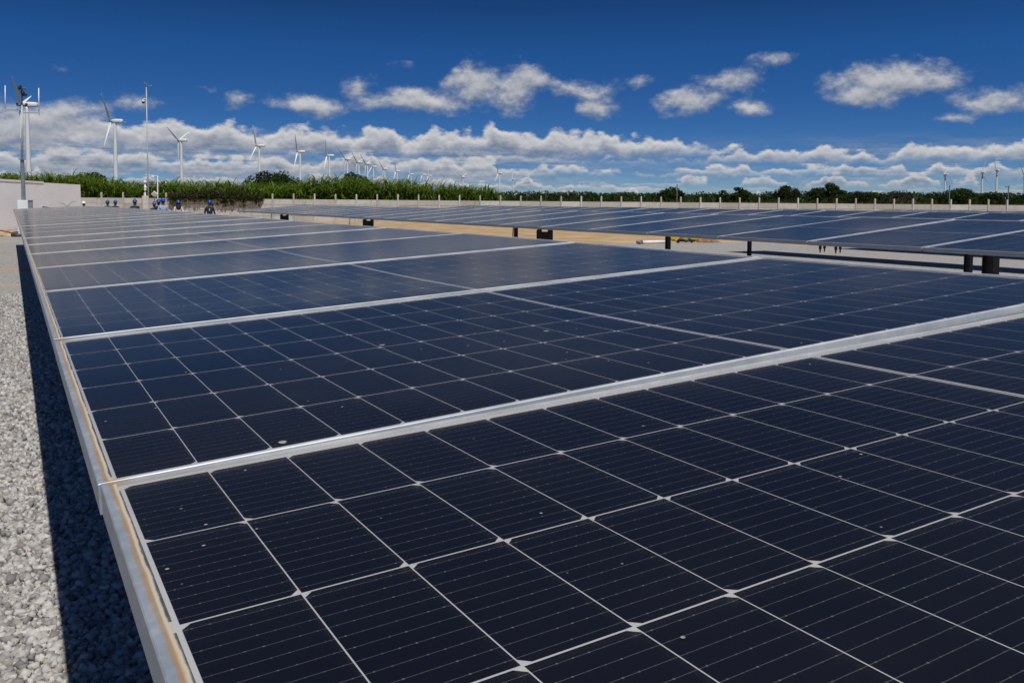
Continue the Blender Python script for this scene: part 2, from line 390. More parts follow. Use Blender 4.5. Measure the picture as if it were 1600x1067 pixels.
# ------------------------------------------------------------------ ground
def spaced(c, fine, n, far):
    t_ = np.linspace(-1, 1, n); return c+np.sign(t_)*(fine*np.abs(t_)+(far-fine)*np.abs(t_)**7)
gx = spaced(12, 70, 131, 9000); gy = spaced(44, 80, 131, 9000)
GXX, GYY = np.meshgrid(gx, gy)
def ground_z(x, y): return .13*np.exp(-((x-11.5)**2/40+(y-46)**2/120))
GV = np.stack([GXX, GYY, ground_z(GXX, GYY)], -1).reshape(-1, 3); n_ = len(gx)
i_, j_ = np.meshgrid(np.arange(n_-1), np.arange(len(gy)-1)); k_ = (j_*n_+i_).ravel()
ob('ground', quads_mesh('ground', GV, np.stack([k_, k_+1, k_+n_+1, k_+n_], 1), M_GROUND, smooth=True), kind='structure')

def gravel():
    r = np.random.default_rng(3)
    def field(x0, x1, y0, y1, dens, smin, smax, zmax):
        n = int((x1-x0)*(y1-y0)*dens)
        return np.stack([r.uniform(x0, x1, n), r.uniform(y0, y1, n), r.uniform(-.004, zmax, n), r.uniform(smin, smax, n)], 1)
    S = np.concatenate([field(-1.6, .9, 2.2, 6.5, 1900, .009, .024, .014), field(-1.8, .8, 6.5, 11, 900, .010, .025, .012), field(-2.2, .6, 11, 20, 300, .012, .024, .008)])
    n = len(S); cube = np.array([(-1,-1,-1),(1,-1,-1),(1,1,-1),(-1,1,-1),(-1,-1,1),(1,-1,1),(1,1,1),(-1,1,1)], float)
    fq = np.array([(0,3,2,1),(4,5,6,7),(0,1,5,4),(1,2,6,5),(2,3,7,6),(3,0,4,7)])
    V = cube[None]*(1+r.normal(0, .24, (n, 8, 3)))*.8
    V *= r.uniform(.62, 1.25, (n, 1, 3)); V *= S[:, 3][:, None, None]
    q = r.normal(size=(n, 4)); q /= np.linalg.norm(q, axis=1, keepdims=True); w, x, y, z = q.T
    Rm = np.stack([1-2*(y*y+z*z), 2*(x*y-z*w), 2*(x*z+y*w), 2*(x*y+z*w), 1-2*(x*x+z*z), 2*(y*z-x*w), 2*(x*z-y*w), 2*(y*z+x*w), 1-2*(x*x+y*y)], 1).reshape(n, 3, 3)
    V = np.einsum('nij,nkj->nki', Rm, V)+S[:, None, :3]
    Q = (fq[None]+8*np.arange(n)[:, None, None]).reshape(-1, 4)
    ob('gravel', quads_mesh('gravel', V.reshape(-1, 3), Q, M_STONE, np.repeat(r.uniform(0, 1, n), 6)),
       label='loose pale grey crushed stone on the ground left of the nearest panel row', cat='gravel', kind='stuff')
gravel()

# ------------------------------------------------------------------ solar tracker rows
CU, CV, CGAP, SAG = .0890, .184, .012, .0046
PX0, PX1, PY0, PY1 = -.0205, 2.1722, -.0185, 1.104+.0185
PITCH = 1.1628
def sag(u, v): return -SAG*np.sin(np.pi*np.clip((u-PX0)/(PX1-PX0), 0, 1))*np.sin(np.pi*np.clip((v-PY0)/(PY1-PY0), 0, 1))
def sheet(name, x0, x1, y0, y1, z, m_, nx, ny):
    xs = np.linspace(x0, x1, nx+1); ys = np.linspace(y0, y1, ny+1); X, Y = np.meshgrid(xs, ys)
    V = np.stack([X, Y, z+sag(X, Y)], -1).reshape(-1, 3); i, j = np.meshgrid(np.arange(nx), np.arange(ny)); k = (j*(nx+1)+i).ravel()
    return quads_mesh(name, V, np.stack([k, k+1, k+nx+2, k+nx+1], 1), m_, smooth=True)
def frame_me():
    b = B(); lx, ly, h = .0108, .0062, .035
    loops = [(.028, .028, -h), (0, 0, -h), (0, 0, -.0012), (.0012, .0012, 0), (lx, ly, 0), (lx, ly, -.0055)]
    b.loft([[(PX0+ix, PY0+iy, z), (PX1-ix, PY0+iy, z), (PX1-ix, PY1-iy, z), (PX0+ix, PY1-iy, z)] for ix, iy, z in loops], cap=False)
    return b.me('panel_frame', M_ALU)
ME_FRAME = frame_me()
ME_GLASS = sheet('panel_glass', PX0+.0107, PX1-.0107, PY0+.0061, PY1-.0061, -.0016, M_GLASS, 16, 12)
CW, CH, CC = CU-.0012, CV-.0021, .0072
def cell_outline(flip):
    w, h, c = CW/2, CH/2, CC
    p = [(-w+c, -h), (w, -h), (w, h), (-w+c, h), (-w, h-c), (-w, -h+c)]
    return [(-x, -y) for x, y in p] if flip else p
def cell_center(i, r):        # column 0..23 from the left, row 0 = far
    return (i+.5)*CU+(CGAP if i >= 12 else 0), 1.104-(r+.5)*CV
# backsheet tessellated along the cell edges so cells can lie flush on it
_gx = [PX0+.004]+[v for i in range(24) for v in (cell_center(i, 0)[0]-CW/2, cell_center(i, 0)[0]+CW/2)]+[PX1-.004]
_gy = [PY0+.004]+[v for r_ in range(5, -1, -1) for v in (cell_center(0, r_)[1]-CH/2, cell_center(0, r_)[1]+CH/2)]+[PY1-.004]
def grid_sheet(name, xs, ys, z, m_):
    X, Y = np.meshgrid(xs, ys); V = np.stack([X, Y, z+sag(X, Y)], -1).reshape(-1, 3); nx = len(xs)
    i, j = np.meshgrid(np.arange(nx-1), np.arange(len(ys)-1)); k = (j*nx+i).ravel()
    return quads_mesh(name, V, np.stack([k, k+1, k+nx+1, k+nx], 1), m_)
ZL = -.0033; ZC = ZL+.00006
def backsheet_me():
    nx = len(_gx); V = [(x, y, ZL+float(sag(x, y))) for y in _gy for x in _gx]; F = []
    for j in range(len(_gy)-1):
        for i in range(nx-1):
            q = (j*nx+i, j*nx+i+1, (j+1)*nx+i+1, (j+1)*nx+i)
            if i % 2 == 1 and j % 2 == 1:              # under a cell: dips a little below it
                c = len(V); V.append(tuple(sum(V[k][a] for k in q)/4-(.0006 if a == 2 else 0) for a in range(3)))
                F += [(q[0], q[1], c), (q[1], q[2], c), (q[2], q[3], c), (q[3], q[0], c)]
            else: F.append(q)
    return mesh('panel_backsheet', V, F, M_SHEET)
ME_LAM = backsheet_me()
def cell_me(c_, r_):
    p = cell_outline(r_ % 2 == 1); cx, cy = cell_center(c_, r_); z0 = float(sag(cx, cy))
    top = [(x, y, float(sag(cx+x, cy+y))-z0) for x, y in p]
    return mesh('cell', top, [tuple(range(6))], M_CELL, uv=[(x+CW/2, y+CH/2) for x, y in p])
ME_CELL = {(c_, r_): cell_me(c_, r_) for c_ in range(24) for r_ in range(6)}
# joined cells for the panels farther off: verts of all 144 cells of one panel
CV_, CUV_ = [], []
for r_ in range(6):
    p = cell_outline(r_ % 2 == 1)
    for i in range(24):
        cx, cy = cell_center(i, r_)
        for x, y in p: CV_.append((cx+x, cy+y, ZC+float(sag(cx+x, cy+y)))); CUV_.append((x+CW/2, y+CH/2))
CV_ = np.array(CV_); CUV_ = np.array(CUV_)
def ribbon_strip(x0, x1, ys, z): return grid_sheet('ribbon', [x0, x1], ys, z, M_RIBBON)
_xm = 12*CU+CGAP/2-.0009
ME_RIBS = [ribbon_strip(_xm-.0017, _xm+.0017, _gy[1:-1], ZL+.00008)]
for g3 in range(3):
    for xa, xb in ((-.0078, -.0034), (24*CU+CGAP+.0026, 24*CU+CGAP+.0070)):
        ME_RIBS.append(ribbon_strip(xa, xb, [1.104-(2*g3+2)*CV+.010, 1.104-2*g3*CV-.010], ZL+.00012))

def post_me(h):
    b = B(); w, d, t_ = .045, .052, .007
    b.box(-w, w, -d, -d+t_, -.02, h); b.box(-w, w, d-t_, d, -.02, h); b.box(-.004, .004, -d+t_, d-t_, -.02, h)
    return b.me('post', M_STEEL_DK)
def bracket_me():
    b = B(); y0, y1 = -.022, .022
    b.box(-.13, -.05, y0, y1, -.42, -.10); b.box(.05, .13, y0, y1, -.42, -.10); b.box(-.05, .05, y0+.004, y1-.004, -.42, -.118)
    b.add([(-.13, y0, -.10), (-.05, y0, -.10), (-.05, y0, -.06), (-.085, y0, -.06), (-.13, y1, -.10), (-.05, y1, -.10), (-.05, y1, -.06), (-.085, y1, -.06)], [(0,1,2,3), (7,6,5,4), (0,4,5,1), (1,5,6,2), (2,6,7,3), (3,7,4,0)])
    b.add([(.05, y0, -.10), (.13, y0, -.10), (.085, y0, -.06), (.05, y0, -.06), (.05, y1, -.10), (.13, y1, -.10), (.085, y1, -.06), (.05, y1, -.06)], [(0,1,2,3), (7,6,5,4), (0,4,5,1), (1,5,6,2), (2,6,7,3), (3,7,4,0)])
    b.box(-.085, .085, y0, y1, -.06, .07)
    b.tube([(0, y0-.012, .0), (0, y1+.012, .0)], .05, 12)
    return b.me('bearing_bracket', M_STEEL_DK)
ME_BRK = bracket_me()
rb = B(); rb.box(PX0+.003, PX1-.003, -.0095, .0095, -.034, -.014); ME_GAP_FILL = rb.me('gap_filler', M_STEEL)  # filler added between panels to keep sun slits out of the row's shadow
rb = None
def cable_me(pts, rad=.008):
    b = B(); b.tube(pts, rad, 6); return b.me('cable', M_BLACK, True)

def tracker(X0, z0, tilt, ys, label, posts, brackets, single=(), special=None, droop=None, seed=1):
    """one row of panels on a torque tube; ys = near cell edge of each panel"""
    rr = random.Random(seed); cx = X0+1.076*math.cos(tilt)
    t = empty('solar_tracker', (cx, ys[0], 0), label=label, cat='solar tracker', group='rows of solar panels on trackers')
    far_v, far_uv = [], []; base = Vector((cx, ys[0], 0))
    for i, y in enumerate(ys):
        zz = z0-(droop(i) if droop else 0); rx = rr.uniform(-.0022, .0022); ry = -tilt+rr.uniform(-.0012, .0012)
        if special and i in special: dz_, rx, dry = special[i]; zz += dz_; ry = -tilt+dry
        loc = Vector((X0, y, zz))-base; rot = (rx, ry, 0)
        p = ob('solar_panel', ME_LAM, t, loc, rot)
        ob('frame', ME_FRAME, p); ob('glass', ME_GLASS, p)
        if y < 14 and X0 < 5:
            for q in (ME_RIBS if y < 4 else ME_RIBS[:1]): ob('ribbon', q, p)
        if i in single:
            for r_ in range(6):
                for c_ in range(24):
                    x_, y_ = cell_center(c_, r_)
                    ob('cell', ME_CELL[(c_, r_)], p, (x_, y_, ZC+float(sag(x_, y_))))
        else:
            Mx = np.array(Matrix.Translation(loc) @ (Matrix.Rotation(ry, 4, 'Y') @ Matrix.Rotation(rx, 4, 'X')))
            far_v.append(CV_ @ Mx[:3, :3].T+Mx[:3, 3]); far_uv.append(CUV_)
    if far_v:
        V = np.concatenate(far_v); nq = len(V)//6
        me = quads_mesh('cells', V, np.arange(nq*6).reshape(-1, 6), M_CELL)
        l = me.uv_layers.new(name='UVMap'); l.data.foreach_set('uv', np.concatenate(far_uv).astype(np.float32).ravel())
        ob('cells', me, t, kind='stuff')
    zc = z0+1.076*math.sin(tilt)-.035-.075
    for i, y in enumerate(ys):
        zz = z0-(droop(i) if droop else 0)
        ob('gap_filler', ME_GAP_FILL, t, Vector((X0, y+PY0-.011, zz))-base, (0, -tilt, 0))
    tb = B(); tb.tube([(0, -.1, zc), (0, ys[-1]-ys[0]+PITCH+.1, zc)], .062, 8); ob('torque_tube', tb.me('torque_tube', M_STEEL), t)
    pm = post_me(zc-.06); pm2 = post_me(zc-.41)
    for y in posts:
        ob('post', pm2 if y in brackets else pm, t, (0, y-ys[0], 0))
        if y in brackets:
            ob('bearing_bracket', ME_BRK, t, (0, y-ys[0]-.02, zc), (0, 0, -.4))
            for s_ in (-.62, .55):
                ob('cable', cable_me([(-.25, s_, zc+.02), (-.27, s_*.97, zc-.2), (-.22, s_*.85, zc-.5), (-.1, s_*.4, zc-1.0), (-.03, s_*.1, .02)]), t, (0, y-ys[0], 0))
    return t
ys0 = [1.0746+(n-2)*PITCH for n in range(0, 36)]
tracker(.0971, 1.5856, .0619, ys0, 'nearest row of dark solar panels filling the foreground, rusty stain along its left frame',
        [4.6, 12.1, 19.6, 27.1, 34.6, 41.0], [], single=(1, 2), special={1: (.0256, -.017, .010), 0: (.044, -.014, .012)},
        droop=lambda i: .00022*max(0, i-13)**2, seed=4)
y1b = 4.43+.011+.0185
tr1 = tracker(6.33, 1.573, math.radians(5.1), [y1b+j*PITCH for j in range(-6, 21)], 'second row of solar panels from the left, on black posts above sandy gravel',
        [-2.9, 4.53, 11.9, 19.87, 27.25], [11.9, 19.87, 27.25], seed=11)
tracker(12.56, 1.573, math.radians(5.8), [y1b+j*PITCH for j in range(-1, 21)], 'third row of solar panels, only its upper edge showing below the concrete wall',
        [8.72, 16.3, 23.57], [], seed=12)
for k, (posts, y_end, lab) in enumerate(([[12.16, 19.87], 20, 'fourth row of solar panels, hidden behind the third except its posts'],
        [[15.82], 18, 'fifth row of solar panels, casting the dark band on the gravel'],
        [[19.78], 18, 'farthest row of solar panels at the right, casting a thin shadow'])):
    tracker(18.79+6.23*k-(.25 if k == 1 else 0), 1.573, math.radians(4.0), [y1b+j*PITCH for j in range(2+2*k, y_end)], lab, posts, [], seed=20+k)
# plug connectors hanging under the second row
cb = B()
for dx_, dz_ in ((-.16, 0), (-.11, -.01), (.02, 0), (.07, -.012)):
    cb.tube([(0, dx_, .02+dz_), (0, dx_, -.015+dz_), (0, dx_, -.018+dz_), (0, dx_, -.05+dz_)], [.013, .013, .008, .005], 8)
cb.box(-.02, .02, -.22, .12, .015, .035)
P_ = at_x(1291, 385.5, 6.62)
ob('cable_connector', cb.me('cable_connector', M_BLACK), tr1, Vector(P_)-tr1.location)

# ------------------------------------------------------------------ precast concrete wall
def make_concrete():
    m_, t, out = mat('precast_concrete'); geo = t.new('ShaderNodeNewGeometry').outputs['Position']
    rndo = t.new('ShaderNodeObjectInfo').outputs['Random']; z = t.sep(geo)[2]
    n = t.noise(geo, 2.0, 6, .65)[0]; n2 = t.noise(t.vm('MULTIPLY', geo, (6, 6, 1.2)), 1.0, 5, .6)[0]
    c = t.mix(rndo, (.40, .385, .345), (.60, .585, .545)); c = t.mix(t.ss(n, .42, .72, 0.0, .45), c, (.34, .325, .29))
    c = t.mix(t.ss(n2, .55, .75, 0.0, .35), c, (.25, .235, .2))
    pbsdf(t, out, c, .9, normal=t.bump(n, .3, .02), spec=.2); return m_
M_CONC = make_concrete()
W0 = np.array([23.75, 80.64]); WD = np.array([.9013, -.4332]); WN = np.array([WD[1], -WD[0]])   # WN faces the site
if WN[1] > 0: WN = -WN
BAY = 1.9296
def wall_t(px):
    r = wray(px, 318); A = np.array([[r[0], -WD[0]], [r[1], -WD[1]]]); return np.linalg.solve(A, W0)[1]
T426 = wall_t(426.25); wang = math.atan2(WD[1], WD[0])
wl = empty('concrete_wall', (W0[0], W0[1], 0), wang, 'long precast concrete wall of stacked slabs between posts behind the panels', 'wall')
pb = B(); pb.box(-.065, .065, -.11, .07, -.05, 2.52); pb.add([(-.065,-.11,2.52),(.065,-.11,2.52),(.065,.07,2.52),(-.065,.07,2.52),(-.04,-.085,2.57),(.04,-.085,2.57),(.04,.045,2.57),(-.04,.045,2.57)], [(4,5,6,7),(0,1,5,4),(1,2,6,5),(2,3,7,6),(3,0,4,7)])
ME_WP = pb.me('post', M_CONC)
sb = B(); sb.box(.055, BAY-.055, -.03, .03, .006, .500, bev=.012); ME_SLAB = sb.me('slab', M_CONC)
for i in range(-9, 46):
    tt = T426+i*BAY
    ob('post', ME_WP, wl, (tt, 0, rnd.uniform(-.02, .02)), (0, 0, rnd.uniform(-.03, .03)))
    for k in range(4):
        ob('slab', ME_SLAB, wl, (tt, rnd.uniform(-.008, .008), k*.515), (rnd.uniform(-.01, .01), rnd.uniform(-.002, .002), 0))

# ------------------------------------------------------------------ white plastered wall at the left
def make_plaster():
    m_, t, out = mat('white_plaster'); geo = t.new('ShaderNodeNewGeometry').outputs['Position']; z = t.sep(geo)[2]
    n = t.noise(geo, .9, 6, .6)[0]; n2 = t.noise(t.vm('MULTIPLY', geo, (1.5, 1.5, .4)), 1.0, 5, .65)[0]
    c = t.mix(t.ss(n, .35, .7), (.80, .80, .80), (.86, .86, .85)); c = t.mix(t.ss(n2, .55, .75, 0.0, .3), c, (.62, .62, .62))
    c = t.mix(t.ss(z, .5, .0, 0.0, .35), c, (.50, .43, .33))
    pbsdf(t, out, c, .85, normal=t.bump(t.noise(geo, 5.0, 5, .6)[0], .3, .03), spec=.2); return m_
M_PLAST = make_plaster()
WA = at_z(4, 366, 0); hA = at_y(4, 281.5, WA[1])[2]; WBp = at_y(125.5, 288.8, 59.0)
dv = np.array([WBp[0]-WA[0], WBp[1]-WA[1]]); L_ = np.linalg.norm(dv); dv /= L_
ww = empty('plastered_wall', (WA[0], WA[1], 0), math.atan2(dv[1], dv[0]), 'white plastered wall with a crack at the left edge of the photo', 'wall')
hB = WBp[2]; hL = hA+(hA-hB)*16/L_
b = B(); b.add([(-16, 0, -.1), (L_, 0, -.1), (L_, .22, -.1), (-16, .22, -.1), (-16, 0, hL-.04), (L_, 0, hB), (L_, .22, hB), (-16, .22, hL-.04)], [(0,3,2,1),(4,5,6,7),(0,1,5,4),(1,2,6,5),(2,3,7,6),(3,0,4,7)]); ob('wall_face', b.me('wall_face', M_PLAST), ww)
hC = hA+(hB-hA)*.5
b = B(); b.add([(-16.05, -.03, hL-.045), (L_*.5, -.03, hC-.045), (L_*.5, .25, hC-.045), (-16.05, .25, hL-.045), (-16.05, -.03, hL+.05), (L_*.5, -.03, hC+.05), (L_*.5, .25, hC+.05), (-16.05, .25, hL+.05)], [(0,3,2,1),(4,5,6,7),(0,1,5,4),(1,2,6,5),(2,3,7,6),(3,0,4,7)]); ob('coping', b.me('coping', M_PLAST), ww)
b = B(); pts = [(L_*.70, -.003, hA*.60), (L_*.735, -.003, hA*.565), (L_*.76, -.003, hA*.575), (L_*.79, -.003, hA*.52), (L_*.83, -.003, hA*.535), (L_*.87, -.003, hA*.60), (L_*.95, -.003, hA*.62)]
b.tube(pts, [.004, .008, .007, .011, .009, .008, .004], 5); ob('crack', b.me('crack', plain('crack_shadow', (.30, .30, .30), .9)), ww)

# sandy heap, plank and black tyre at the foot of the white wall
M_SOIL = plain('sandy_soil', (.40, .28, .15), .95, 0, .35, 5)
def heap(name, c, rx, ry, h, label, m_, seed):
    r = np.random.default_rng(seed); n = 18; V = []; F = []
    for i in range(n+1):
        for j in range(n+1):
            x, y = (i/n*2-1), (j/n*2-1); q = max(0, 1-math.hypot(x, y)); V.append((x*rx, y*ry, -.03+h*q*(0.75+.5*r.random())))
    for i in range(n):
        for j in range(n): a = i*(n+1)+j; F.append((a, a+n+1, a+n+2, a+1))
    return ob(name, mesh(name, V, F, m_, True), None, c, None, label, 'soil heap')
P = at_z(14, 368.5, 0); heap('soil_heap', (P[0], P[1], 0), 1.5, .9, .34, 'low heap of tan sandy soil at the foot of the white wall', M_SOIL, 2)
P = at_z(30.5, 370, 0); b = B()
b.loft([[(math.cos(a)*r_, math.sin(a)*r_, z_) for a in np.linspace(0, 2*math.pi, 18, endpoint=False)] for r_, z_ in ((.17, .02), (.30, 0), (.33, .05), (.33, .14), (.30, .19), (.17, .17), (.17, .02))], cap=False)
ob('tyre', b.me('tyre', M_BLACK, True), None, (P[0]-.05, P[1], 0), (.25, 0, 0), 'black rubber tyre lying beside the sandy heap', 'tyre')
P = at_z(20, 370, 0); b = B(); b.box(-.75, .75, -.06, .06, 0, .05, bev=.006)
ob('wooden_plank', b.me('wooden_plank', plain('grey_wood', (.13, .10, .075), .9, 0, .3, 9)), None, (P[0], P[1], .16), (0, .16, -.75), 'dark weathered plank lying across the sandy heap', 'plank')

# ------------------------------------------------------------------ sensor mast in front of the white wall
M_WHITE = plain('white_paint', (.78, .78, .79), .45, 0, .04, 3)
M_PALE = plain('pale_galvanised', (.42, .44, .46), .5, .1, .1, 3)
M_GALV = plain('painted_grey_steel', (.22, .255, .285), .5, .2, .12, 3)
DM = 44.0; P0 = at_d(37, 313, DM); zb = P0[2]
def mz(py, px=36): return at_d(px, py, DM)[2]
def mx_(px): return (px-37)/F_PX*DM*1.0
def loc_m(px, py): q = at_d(px, py, DM)-np.array([P0[0], P0[1], 0]); return Vector(q)
mast = empty('sensor_mast', (P0[0], P0[1], 0), 0, 'tall grey mast with cross arm and two white antennas in front of the white wall', 'mast')
b = B(); b.box(-.30, .22, -.25, .25, -.05, zb, bev=.03); ob('pedestal', b.me('pedestal', M_PLAST), mast, (.02, .1, 0))
b = B(); b.box(-.1, .1, -.12, .12, zb-.42, zb-.02, bev=.02); b.box(-.13, .13, -.15, .15, zb-.02, zb+.01); ob('junction_box', b.me('junction_box', M_GALV), mast, (.30, -.2, 0))
zt = loc_m(36, 250).z; b = B(); b.tube([(0, 0, zb-.01), (-.02, 0, zt)], [.098, .09], 8); b.tube([(-.02, 0, zt), (-.02, 0, zt+.05)], .16, 8); ob('lower_pole', b.me('lower_pole', M_GALV), mast)
pt = loc_m(34.2, 165); b = B(); b.tube([(-.02, 0, zt+.05), (pt.x, pt.y, pt.z)], [.06, .05], 8); ob('upper_pole', b.me('upper_pole', M_PALE, True), mast)
for s_, (xa, xb, ya) in ((-1, (8.5, 33.5, 172)), (1, (36, 61.5, 176.5)))[:2] if False else ((-1, (8.5, 34, 172.0)), (1, (35, 61, 176.5))):
    pa, pb_ = loc_m(xa, ya), loc_m(xb, ya); b = B(); b.tube([pa, pb_], .035, 6); b.tube([pa if s_ < 0 else pb_, (pa if s_ < 0 else pb_)+Vector((0, 0, -.12))], .04, 6)
    ob('cross_arm', b.me('cross_arm', M_PALE), mast)
for xa, y0, y1 in ((8.3, 172, 134), (60.8, 176, 138)):
    b = B(); b.tube([loc_m(xa, y0), loc_m(xa-.3, y1)], [.028, .022], 8); ob('antenna', b.me('antenna', M_WHITE, True), mast)
b = B(); q = loc_m(34.2, 165); b.tube([q+Vector((-.24, 0, .0)), q+Vector((.24, 0, .0))], .05, 6); b.ball(q+Vector((-.2, 0, .06)), .07); b.ball(q+Vector((.2, 0, .06)), .07)
ob('collar', b.me('collar', M_STEEL_DK), mast)
b = B(); q = loc_m(34.5, 139); b.tube([loc_m(34.3, 165), q], .03, 6); b.tube([q+Vector((-.05, -.1, 0)), q+Vector((-.16, -.15, .0))], [.05, .09], 8)
for a in (0, 2.1, 4.2): b.tube([q+Vector((-.02, -.1, .0)), q+Vector((.17*math.cos(a), -.12, .17*math.sin(a)))], [.03, .05], 6)
b.box(q.x-.05, q.x+.22, q.y-.03, q.y+.03, q.z-.38, q.z-.24); b.ball(q+Vector((.02, 0, -.2)), .1); ob('wind_gauge', b.me('wind_gauge', M_BLACK), mast)

# ------------------------------------------------------------------ floodlight pole with camera
DL = 62.0; PL = at_d(232, 322, DL)
def loc_l(px, py): return Vector(at_d(px, py, DL)-np.array([PL[0], PL[1], 0]))
lp = empty('light_pole', (PL[0], PL[1], 0), 0, 'tall thin grey floodlight pole with a white dome camera near its top', 'light pole')
top = loc_l(228.6, 137); b = B(); b.tube([(0, 0, -.05), (top.x*.5, top.y*.5, top.z*.5), top], [.05, .042, .034], 10); ob('pole', b.me('pole', M_PALE, True), lp)
for s_ in (-1, 1):
    b = B(); b.box(-.15, .15, -.1, .1, -.035, .035, bev=.015); o = ob('floodlight', b.me('floodlight', M_STEEL), lp, top+Vector((.22*s_ if s_ > 0 else -.06, 0, .12 if s_ > 0 else .28)), (0, (-.25 if s_ > 0 else .7), 0))
b = B(); q = loc_l(227.4, 155.5); b.tube([q+Vector((.08, 0, 0)), q+Vector((-.1, 0, .05)), q+Vector((-.14, 0, -.05))], .035, 6); ob('camera_arm', b.me('camera_arm', M_WHITE), lp)
b = B(); q = loc_l(223.8, 158.5); b.tube([q+Vector((0, 0, .12)), q+Vector((0, 0, -.02))], [.07, .11], 10); b.ball(q+Vector((0, 0, -.06)), (.11, .11, .12), 1); ob('dome_camera', b.me('dome_camera', [M_WHITE, M_BLACK]), lp)

# ------------------------------------------------------------------ weather station beside the pole
DS = 60.0; PS = at_d(240, 323, DS)
def loc_s(px, py): return Vector(at_d(px, py, DS)-np.array([PS[0], PS[1], 0]))
ws = empty('weather_station', (PS[0], PS[1], 0), 0, 'small weather station of white pipes beside the floodlight pole', 'weather station')
b = B(); q0 = loc_s(246, 306); q1 = loc_s(246, 275); q2 = loc_s(238.5, 275); b.tube([(q0.x, q0.y, 0), q1, q2], .04, 8); ob('pipe_frame', b.me('pipe_frame', M_WHITE, True), ws)
b = B(); b.tube([q2+Vector((0, 0, .06)), q2+Vector((0, 0, -.12)), q2+Vector((0, 0, -.2))], [.12, .12, .04], 10); ob('sensor_head', b.me('sensor_head', M_WHITE), ws)
b = B(); b.tube([loc_s(231, 291.3), loc_s(246, 291.3)], .03, 6); ob('cross_bar', b.me('cross_bar', M_STEEL), ws)
b = B(); q = loc_s(226.6, 284.5); b.tube([(q.x, q.y, 0), q], .045, 8); b.ball(q, .11); b.ball(loc_s(227, 293), .1); b.ball(loc_s(226.8, 296.5), .09); ob('sensor_post', b.me('sensor_post', M_WHITE, True), ws)
b = B(); q = loc_s(241.5, 303.5); b.box(-.17, .17, -.06, .06, -.15, .15, bev=.01); ob('control_box', b.me('control_box', M_WHITE), ws, q, (.5, .65, 0))
b = B(); b.tube([(q.x, q.y, 0), (q.x, q.y, q.z-.05)], .035, 6); ob('box_post', b.me('box_post', M_STEEL), ws)
b = B(); q = loc_s(230, 306); b.box(-.2, .2, -.2, .2, 0, q.z, bev=.02); ob('plinth', b.me('plinth', M_CONC), ws, (loc_s(226.6, 300).x, loc_s(226.6, 300).y, 0))

# ------------------------------------------------------------------ wind turbines
M_TURB = plain('turbine_white', (.80, .80, .80), .4, 0, .03, .2)
M_TDARK = plain('turbine_grey', (.30, .30, .31), .5, 0, .05, .3)
HUB = 65.0; RB = 24.5
def turbine_meshes():
    b = B(); b.loft([[(math.cos(a)*r_, math.sin(a)*r_, z_) for a in np.linspace(0, 2*math.pi, 20, endpoint=False)] for r_, z_ in ((2.0, -1), (1.95, 0), (1.55, 30), (1.15, 62), (1.1, HUB-1.4))])
    tower = b.me('tower', M_TURB, True)
    b = B(); secs = [(-2.2, .9, 1.0), (-1.6, 1.35, 1.4), (1.0, 1.6, 1.7), (5.0, 1.5, 1.6), (6.6, 1.1, 1.25)]
    b.loft([[(y_, w*math.copysign(abs(math.cos(a))**.55, math.cos(a)), h*math.copysign(abs(math.sin(a))**.55, math.sin(a))) for a in np.linspace(0, 2*math.pi, 16, endpoint=False)] for y_, w, h in secs])
    nac = b.me('nacelle', M_TURB, True)
    b = B(); b.loft([[(x_, r_*math.cos(a), r_*math.sin(a)) for a in np.linspace(0, 2*math.pi, 16, endpoint=False)] for x_, r_ in ((-4.9, .15), (-4.6, .7), (-3.9, 1.15), (-2.9, 1.3), (-2.1, 1.2))])
    hub = b.me('hub', M_TDARK, True)
    # blade: grows along +Z from the hub; rotor axis is X, chord mostly in the rotor plane (Y)
    b = B(); rings = []
    for f_, ch, th, tw in ((.02, 1.0, 1.0, 0), (.06, 1.1, .9, 20), (.18, 2.3, .55, 26), (.4, 1.75, .34, 16), (.7, 1.1, .2, 8), (.93, .6, .11, 4), (1.0, .16, .05, 3)):
        tw = math.radians(tw*.6+74); r = []
        for a in np.linspace(0, 2*math.pi, 12, endpoint=False):
            c_, s_ = math.cos(a)*ch*.5-(.12*ch if f_ > .1 else 0), math.sin(a)*th*.5*(1.2 if math.cos(a) > 0 else .75)
            r.append((s_*math.cos(tw)+c_*math.sin(tw), c_*math.cos(tw)-s_*math.sin(tw), f_*RB))
        rings.append(r)
    b.loft(rings); blade = b.me('blade', M_TURB, True)
    bb = B(); bb.loft([[(math.cos(a)*r_, math.sin(a)*r_, z_) for a in np.linspace(0, 2*math.pi, 20, endpoint=False)] for r_, z_ in ((1.27, 54), (1.22, 57))], cap=False)
    return tower, nac, hub, blade, bb.me('band', plain('red_band', (.35, .05, .04), .5))
TM = turbine_meshes()
# (hub px, hub py, blade angle from vertical toward the left, apparent width of rotor, ground clutter text, band)
turb = [(34, 164, 50, .27), (173.5, 190, 33, .5), (278.8, 220, 58, .55), (401, 228.4, 18, .5), (465, 237.6, 24, .3), (511, 243.6, 20, .25), (540, 249.6, 50, .6),
        (558, 254, 48, .5), (571.6, 256.6, 50, .5), (581, 261, 8, .4), (599, 264.6, 50, .5), (618.4, 268, 18, .25), (640, 272.4, 2, .2), (660, 273.6, 8, .25), (669.4, 275, 3, .2),
        (721.8, 277.3, 60, .6), (778.5, 271, 20, .45), (800, 281, -12, .5), (1475, 273.5, -33, .65), (1533.5, 270.5, -22, .8), (1556.5, 267, 11, .9), (1599, 272, 20, .8)]
ords = ['first', 'second', 'third', 'fourth', 'fifth', 'sixth', 'seventh', 'eighth', 'ninth', 'tenth', 'eleventh', 'twelfth', 'thirteenth', 'fourteenth', 'fifteenth', 'sixteenth', 'seventeenth', 'eighteenth']
